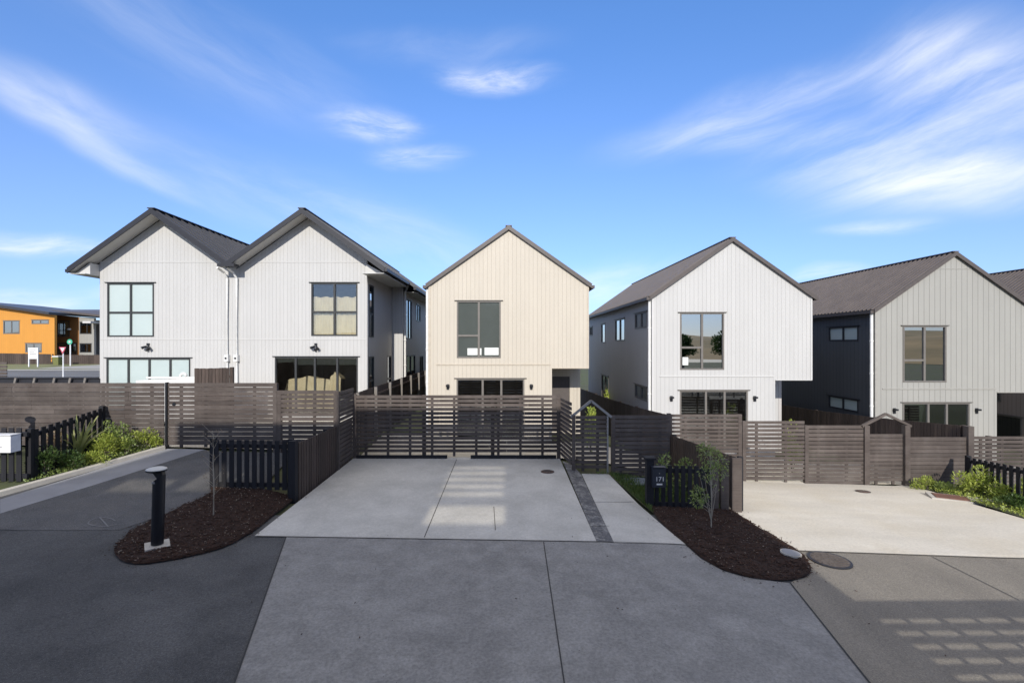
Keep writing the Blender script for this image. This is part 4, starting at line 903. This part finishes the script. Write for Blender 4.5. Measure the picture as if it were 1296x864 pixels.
def giveway(t, z0):
    d = 32; H = Z(443, d) - z0; MB().tube([(0, 0, -.1), (0, 0, H)], .035, 8).build('pole', 'sign_white', t)
    zt, zb = Z(439, d) - z0, Z(448, d) - z0; w = .24
    MB().prism([(-w, -.05, zt), (w, -.05, zt), (0, -.05, zb)], (0, .02, 0)).build('plate', 'sign_red', t)
    MB().prism([(-w * .6, -.056, zt - .06), (w * .6, -.056, zt - .06), (0, -.056, zb + .16)], (0, .005, 0)).build('plate_face', 'sign_white', t)
post_sign(80, 443, 478, 32, 'give_way_sign', 'red edged triangular give way sign on a white pole', giveway)
def green(t, z0):
    d = 47; H = Z(432.5, d) - z0; MB().tube([(0, 0, -.1), (0, 0, H)], .05, 8).build('pole', 'sign_white', t)
    MB().tube([(0, -.08, H), (0, -.05, H)], .26, 20).build('plate', 'sign_green', t); MB().tube([(0, -.09, H), (0, -.082, H)], .11, 16).build('plate_centre', 'disc', t)
post_sign(89, 433, 450, 47, 'round_sign', 'round green sign on a white pole by the far fence', green)
def board(t, z0):
    d = 45; w = .42; zt, zb = Z(440, d) - z0, Z(454, d) - z0
    MB().box(-w, w, -.03, 0, zb, zt).build('panel', 'sign_white', t)
    for s in (-1, 1): MB().box(s * w - .04, s * w + .04, -.02, .06, -.1, zt + .02).build('leg', 'sign_white', t)
    mb = MB()
    for i in range(3): mb.box(-w * .7, w * (.7 - .3 * (i == 1)), -.036, -.031, zt - .2 - i * .2, zt - .13 - i * .2)
    mb.build('text_line', 'steel_grey', t)
post_sign(42, 440, 460, 45, 'notice_board', 'white two legged notice board on the far grass verge', board)
t = thing('wheelie_bin', 'small olive wheelie bin with pale lid by the far fence gap', 'bin', (X(73.5, 49), 49, -2.2))
MB().prism([(-.25, -.25, 0), (.25, -.25, 0), (.32, -.32, .85), (-.32, -.32, .85)], (0, .55, 0)).build('body', 'bin_yellow', t); MB().box(-.33, .33, -.35, .28, .86, .95).build('lid', 'sign_white', t)

# ------------------------------------------------------------------ plants
def leaves(mb, c, rad, n, size, flat=.6, shell=True, up=.3, wid=.45, rnd=random):
    for _ in range(n):
        while True:
            p = Vector((rnd.uniform(-1, 1), rnd.uniform(-1, 1), rnd.uniform(-1, 1)))
            if p.length <= 1 and (not shell or p.length > rnd.random() * .9): break
        q = Vector(c) + Vector((p.x * rad[0], p.y * rad[1], p.z * rad[2]))
        d = (p + Vector((rnd.uniform(-.8, .8), rnd.uniform(-.8, .8), rnd.uniform(-.4, .8) + up))).normalized()
        s = d.cross(Vector((rnd.uniform(-1, 1), rnd.uniform(-1, 1), 1))).normalized(); l = size * rnd.uniform(.6, 1.3); w = l * wid
        mb.poly([q, q + d * l * .5 + s * w / 2, q + d * l, q + d * l * .5 - s * w / 2])
def shrub(loc, rad, n, size, leafm, label, cat='shrub', name='shrub', clumps=7, group=None, seed=1, up=.4):
    rnd = random.Random(seed); t = thing(name, label, cat, loc, group)
    mb = MB(); st = MB()
    for i in range(clumps):
        a = rnd.uniform(0, 6.28); r = rnd.uniform(0, .65); c = (rad[0] * r * math.cos(a), rad[1] * r * math.sin(a), rad[2] * rnd.uniform(.35, 1.0) * (1.15 - r * .6))
        rr = rnd.uniform(.3, .5); leaves(mb, c, (rad[0] * rr, rad[1] * rr, rad[2] * rr * .8), n // clumps, size, up=up, rnd=rnd)
        st.tube([(c[0] * .15, c[1] * .15, 0), (c[0] * .6, c[1] * .6, c[2] * .5), c], [.012, .008, .004], 5)
    mb.build('foliage', leafm, t, fix=False); st.build('stem', 'bark', t)
    return t
def at(u, v): x, y = onG(u, v); return (x, y, G(x, y) + .02)
# flax
def flax(loc, label, n=26, ln=.8, m='leaf_flax', seed=3):
    rnd = random.Random(seed); t = thing('flax_plant', label, 'flax', loc); mb = MB()
    for i in range(n):
        a = rnd.uniform(0, 6.28); L_ = ln * rnd.uniform(.6, 1.05); lean = rnd.uniform(.1, .75); w = .035; d = Vector((math.cos(a), math.sin(a), 0)); s = Vector((-d.y, d.x, 0))
        pts = [d * (.03 + L_ * lean * f ** 1.5) + Vector((0, 0, L_ * (f - lean * .45 * f ** 2.4))) for f in (0, .3, .6, .85, 1)]
        ws = (.6, 1, .9, .5, .02)
        for k in range(4): mb.poly([pts[k] - s * w * ws[k], pts[k] + s * w * ws[k], pts[k + 1] + s * w * ws[k + 1], pts[k + 1] - s * w * ws[k + 1]])
    mb.build('blade', m, t, fix=False)
flax(at(98, 583), 'spiky variegated flax plant with long pale striped blades in the left garden', 40, 1.15)
GP = 'shrubs in the left garden'
def sh(u, v, rad, n, size, m, label, seed, clumps): shrub(at(u, v), rad, n, size, m, label, group=GP, seed=seed, clumps=clumps)
sh(58, 604, (.42, .25, .48), 1700, .055, 'leaf_dark', 'dark green bush beside the kerb, nearest the camera in the left garden', 11, 12)
sh(88, 596, (.42, .25, .34), 1300, .055, 'leaf_dark', 'dark green bush below the flax plant against the kerb', 12, 10)
sh(72, 588, (.4, .3, .62), 700, .06, 'leaf_rust', 'rusty twiggy plant between pickets and flax', 13, 7)
sh(135, 581, (.5, .3, .46), 1500, .06, 'leaf_lime', 'lime green bush right of the flax plant', 14, 11)
sh(118, 590, (.36, .2, .26), 800, .055, 'leaf_lime', 'low lime green bush hugging the kerb in mid garden', 15, 8)
sh(143, 574, (.45, .25, .75), 1100, .06, 'leaf_olive', 'tall olive bush with thin stems against the left fence', 16, 9)
sh(112, 576, (.45, .3, .42), 900, .06, 'leaf_olive', 'olive bush behind the flax plant by the fence', 19, 9)
sh(182, 571, (.42, .22, .45), 1000, .055, 'leaf_lime', 'rounded lime bush nearest the driveway gate', 17, 8)
sh(198, 569, (.22, .16, .28), 500, .055, 'leaf_lime', 'small lime bush at the end of the kerb', 18, 6)
sh(160, 577, (.34, .2, .34), 800, .055, 'leaf_olive', 'low olive bush between the two lime bushes by the kerb', 20, 7)
def cover_stuff(name, poly, n, size, m, label, cat='ground cover', zr=.12, blade=False):
    mb = MB(); xs = [p[0] for p in poly]; ys = [p[1] for p in poly]; k = 0; rnd = random.Random(n)
    while k < n:
        p = (rnd.uniform(min(xs), max(xs)), rnd.uniform(min(ys), max(ys)))
        if not inside(p, poly): continue
        k += 1; q = Vector((p[0], p[1], G(*p) + .01 + (0 if blade else rnd.uniform(0, zr)))); d = Vector((rnd.uniform(-.6, .6), rnd.uniform(-.6, .6), 1 if blade else rnd.uniform(.1, 1))).normalized()
        l = size * rnd.uniform(.5, 1.3); s = d.cross(Vector((rnd.uniform(-1, 1), rnd.uniform(-1, 1), .1))).normalized(); w = l * (.14 if blade else .5)
        mb.poly([q - s * w / 2 if blade else q, q + d * l * .5 + s * w / 2, q + d * l, q + d * l * .5 - s * w / 2])
    tag(mb.build(name, m, fix=False), label, cat, kind='stuff')
cover_stuff('ground_cover', px((30, 618), (60, 609), (130, 588), (205, 567.5), (150, 567), (60, 580)), 3500, .05, 'leaf_olive', 'low leafy ground cover between the left bushes')
grassp = px((736, 601), (770, 600), (828, 651)) + [(3.0, 9.95), (4.6, 9.95), (4.6, 12.1), (2.75, 12.1)]
drape('grass_base', grassp, .02, 'earth')
cover_stuff('grass', grassp, 9000, .10, 'leaf_grass', 'dark shaded grass beside the footpath behind the letterbox', 'grass', blade=True)
shrub((3.55, 10.6, -3.45), (.35, .3, .75), 500, .07, 'leaf_olive', 'thin upright plant in the shade behind the dark letterbox', seed=31, clumps=7)
shrub((4.3, 11.3, -3.55), (.4, .3, .6), 500, .07, 'leaf_olive', 'thin shaded plant against the right board fence', seed=32, clumps=7)
rp = px((1145, 612), (1180, 622), (1225, 634), (1296, 657)) + [(12.3, 9.2), (13.3, 9.2), (13.2, 13.2), (11.3, 13.2)]
drape('right_soil', rp, .03, 'earth')
cover_stuff('ground_cover', rp, 6000, .05, 'leaf_lime', 'bright leafy ground cover along the right driveway edge', zr=.1)
GR = 'shrubs beside the right driveway'
shrub((X(1172, 12.9), 12.85, -4.0), (.42, .25, .3), 900, .055, 'leaf_lime', 'low lime bush right of the peaked gate', group=GR, seed=21, clumps=8)
shrub((X(1197, 12.6), 12.55, -3.98), (.35, .25, .26), 700, .055, 'leaf_olive', 'small olive bush between the lime bush and the big shrub', group=GR, seed=22, clumps=7)
shrub((X(1232, 12.2), 12.1, -3.92), (.6, .4, .62), 1700, .07, 'leaf_lime', 'large lime green shrub in front of the right picket fence', group=GR, seed=23, clumps=13)
shrub((X(1262, 11.6), 11.5, -3.88), (.5, .35, .4), 1200, .065, 'leaf_lime', 'lime green bush lower right of the large shrub', group=GR, seed=24, clumps=10)
shrub((X(1280, 10.9), 10.8, -3.82), (.4, .3, .3), 1100, .06, 'leaf_dark', 'dark green bush at the right edge by the driveway', group=GR, seed=25, clumps=9)
shrub((X(1296, 11.6), 11.5, -3.88), (.4, .3, .6), 900, .065, 'leaf_lime', 'tall lime bush cut off by the right edge of the picket fence', group=GR, seed=26, clumps=8)
shrub((4.2, 26, -4.5), (.6, .6, 2.1), 600, .16, 'leaf_lime', 'light green shrub showing above the fence by the white house wall', seed=27, clumps=8) if False else shrub((4.95, 23.2, -4.4), (.16, .5, 1.75), 500, .14, 'leaf_lime', 'bright shrub showing above the fence beside the grey side wall', seed=27, clumps=8)
shrub((2.6, 14.6, -3.4), (.3, .3, 1.35), 350, .1, 'leaf_lime', 'yellow green plant seen under the peaked frame of the pedestrian gate', seed=28, clumps=6)
shrub((X(1002, 14.6), 14.6, -3.95), (.45, .3, 1.15), 500, .09, 'leaf_lime', 'lime plant glimpsed through the gaps of the stepped right fence', seed=29, clumps=7)

# young trees
def young_tree(loc, label, h, leafy, seed, leafm='leaf_olive'):
    rnd = random.Random(seed); t = thing('young_tree', label, 'tree', loc); tr = MB(); lf = MB(); ln = h
    tr.tube([(0, 0, -.05), (.01, 0, h * .35), (-.01, .01, h * .7), (.01, 0, h)], [.014, .012, .009, .004], 7)
    if leafy:
        for sx in (-.05, -.09, .06): tr.tube([(0, 0, .15), (sx, 0, .5), (sx * 2.2, .02, .95)], [.007, .005, .003], 5)
        for (cx, cz, rx, rz_, n) in ((-.02, 1.3, .2, .18, 170), (.1, 1.05, .17, .13, 110), (-.2, .62, .14, .12, 90), (-.27, .5, .1, .1, 45), (-.12, 1.45, .13, .08, 60), (.12, .8, .07, .07, 14), (.17, 1.22, .12, .12, 60), (-.1, 1.0, .1, .1, 35)):
            for k in range(3):
                c = (cx + rnd.uniform(-.6, .6) * rx, rnd.uniform(-.15, .15), cz + rnd.uniform(-.6, .6) * rz_); tr.tube([(0, 0, c[2] - .22), c], [.004, .002], 4)
            leaves(lf, (cx, 0, cz), (rx, .2, rz_), int(n * 1.6), .062, up=-.3, rnd=rnd, wid=.34)
    else:
        for k in range(26):
            z = rnd.uniform(.3, h); a = rnd.uniform(0, 6.3); l = rnd.uniform(.06, .2); e = (l * math.cos(a), l * math.sin(a), z + l * 1.1); tr.tube([(0, 0, z), e], [.003, .0015], 4)
            leaves(lf, e, (.04, .04, .05), 7, .022, rnd=rnd)
    tr.build('trunk', 'bark_pale', t); lf.build('crown', leafm, t, fix=False)
young_tree(at(900, 670), 'slender young tree with pale trunk and drooping leaves in the right bed', 1.55, True, 5)
young_tree(at(270, 655), 'thin nearly bare sapling in front of the left picket fence', 1.5, False, 6, 'leaf_rust')

# ------------------------------------------------------------------ the side of the street behind the camera (casts the shade)
t = thing('terrace_house', 'grey rendered terrace standing behind the viewpoint across the lane', 'house', (0, -6, -3.3))
yb = -6.0
back = lambda X_, d, z: (X_ - AZ * (d - yb), z + (d - yb) * TAN + 3.3)   # the wall point whose shadow falls on (X_, d, z)
hC = back(0, 13.4, -1.96)[1]; hL = back(0, 12.2, -2.16)[1]
edge = []
for u, v in ((0, 632), (60, 616), (120, 599), (175, 583), (222, 569)): x, y = onG(u, v); edge.append(back(x, y, G(x, y)))
e0 = edge[0]; e1 = edge[1]; sl = (e1[1] - e0[1]) / (e1[0] - e0[0]); edge.insert(0, (e0[0] - 2.2, e0[1] - 2.2 * sl))
xE = edge[-1][0]; xM = back(-4.3, 12.2, 0)[0]; xR = 4.72 - AZ * 13 - .1
holes = []
def patch(X0, X1, d0, d1, z): a = back(X0, d0, z); b = back(X1, d1, z); holes.append((a[0], b[0], a[1], b[1]))  # added opening in the unseen wall, throws a sun patch on the paving
patch(-1.5, 0, 8.3, 9.5, -3.25); patch(-1.45, .0, 9.7, 12.5, -3.25); patch(-8.1, -7.1, 9.3, 10.3, -2.97); patch(-6.8, -5.8, 9.4, 10.9, -2.98)
wall('street_wall', t, (0, 0, 0), 0, [[(xE, 0), (xM, 0), (xM, hL), (xE, hL)], [(xM, 0), (xR, 0), (xR, hC), (xM, hC)]] + [[(a[0], 0), (b[0], 0), b, a] for a, b in zip(edge, edge[1:])], holes, 'render_grey', .25)
for k, (a, b, c, d) in enumerate(holes):
    MB().box(a - .02, b + .02, .1, .105, c - .02, d + .02).build('sun_patch_pane', 'glass_patch', t)  # added pane, slightly dims the sun patch
a, b, c, d = holes[1]; mb = MB(); z = c
while z < d: mb.box(a, b, .12, .14, z, z + .13); z += .25
mb.build('sun_patch_slat', 'steel_grey', t)  # added slats that stripe the second sun patch
MB().box(xR - .2, xR, .26, 7, 0, hC - .6).build('gable_wall', 'render_grey', t)
MB().box(xM, xR, .0, .9, hC + .001, hC + .03).build('roof', 'roof_black', t) if False else None
# slatted fence just outside the frame at the right, its slats draw light bars on the lane
fy = 2.35; topz = -3.42 + (6.3 - fy) * TAN
nf = slat_fence('slatted front fence across the lane at the near right', (4.42, fy), (16, fy), topz - .11, -3.5, pitch=.112, gap=.05, posts=(0.05, .9, 1.8, 2.7, 3.6, 4.5, 6, 8), battens=.9, group='slatted timber fences')
MB().box(0, 11.7, -.03, .03, topz - .10 + 3.5, topz + 3.5).build('capping_board', 'wood', nf)
tag(MB().box(0, 12, -.05, .05, -.12, .0).build('top_rail', 'wood', loc=(4.38, fy - .05, topz + .06)), 'flat capping rail on the near right slatted fence', 'fence rail') if False else None
# hills and trees behind
def hills():
    mb = MB(); n = 60; rows = []
    for k in range(4):
        r = (90, 130, 180, 260)[k]; row = []
        for i in range(n + 1):
            a = R(-175 + 170 * i / n) ; hgt = (-3.5, 1, 3, 5)[k] * (1 + .25 * math.sin(i * .5 + k) + .12 * math.sin(i * 1.7)); row.append((r * math.cos(a), r * math.sin(a), hgt if k else -3.6))
        rows.append(row)
    for k in range(3):
        for i in range(n): mb.poly([rows[k][i], rows[k][i + 1], rows[k + 1][i + 1], rows[k + 1][i]])
    tag(mb.build('hill', 'tan_hill'), kind='structure')
hills()
def big_tree(x, y, h, label, seed):
    rnd = random.Random(seed); z = G(x, y); t = thing('broadleaf_tree', label, 'tree', (x, y, z)); tr = MB(); lf = MB(); tr.tube([(0, 0, 0), (.1, 0, h * .4), (0, .1, h * .7)], [.25, .18, .1], 8)
    for i in range(16):
        a = rnd.uniform(0, 6.3); r = rnd.uniform(.3, 1) * h * .3; c = (r * math.cos(a), r * math.sin(a), h * rnd.uniform(.5, .95)); tr.tube([(0, 0, h * .4), c], [.08, .02], 5)
        leaves(lf, c, (h * .14, h * .14, h * .1), 260, .3, rnd=rnd)
    tr.build('trunk', 'bark', t); lf.build('crown', 'leaf_dark', t, fix=False)
for i, (x, y, h) in enumerate(((22, -26, 4.4), (29, -30, 5.2), (34, -24, 4.4), (40, -34, 5.2))):
    big_tree(x, y, h, ['dark broadleaf tree behind the viewpoint, nearest the terrace', 'tallest broadleaf tree behind the viewpoint', 'short broadleaf tree behind the viewpoint, third from the terrace', 'farthest broadleaf tree behind the viewpoint'][i], 50 + i)
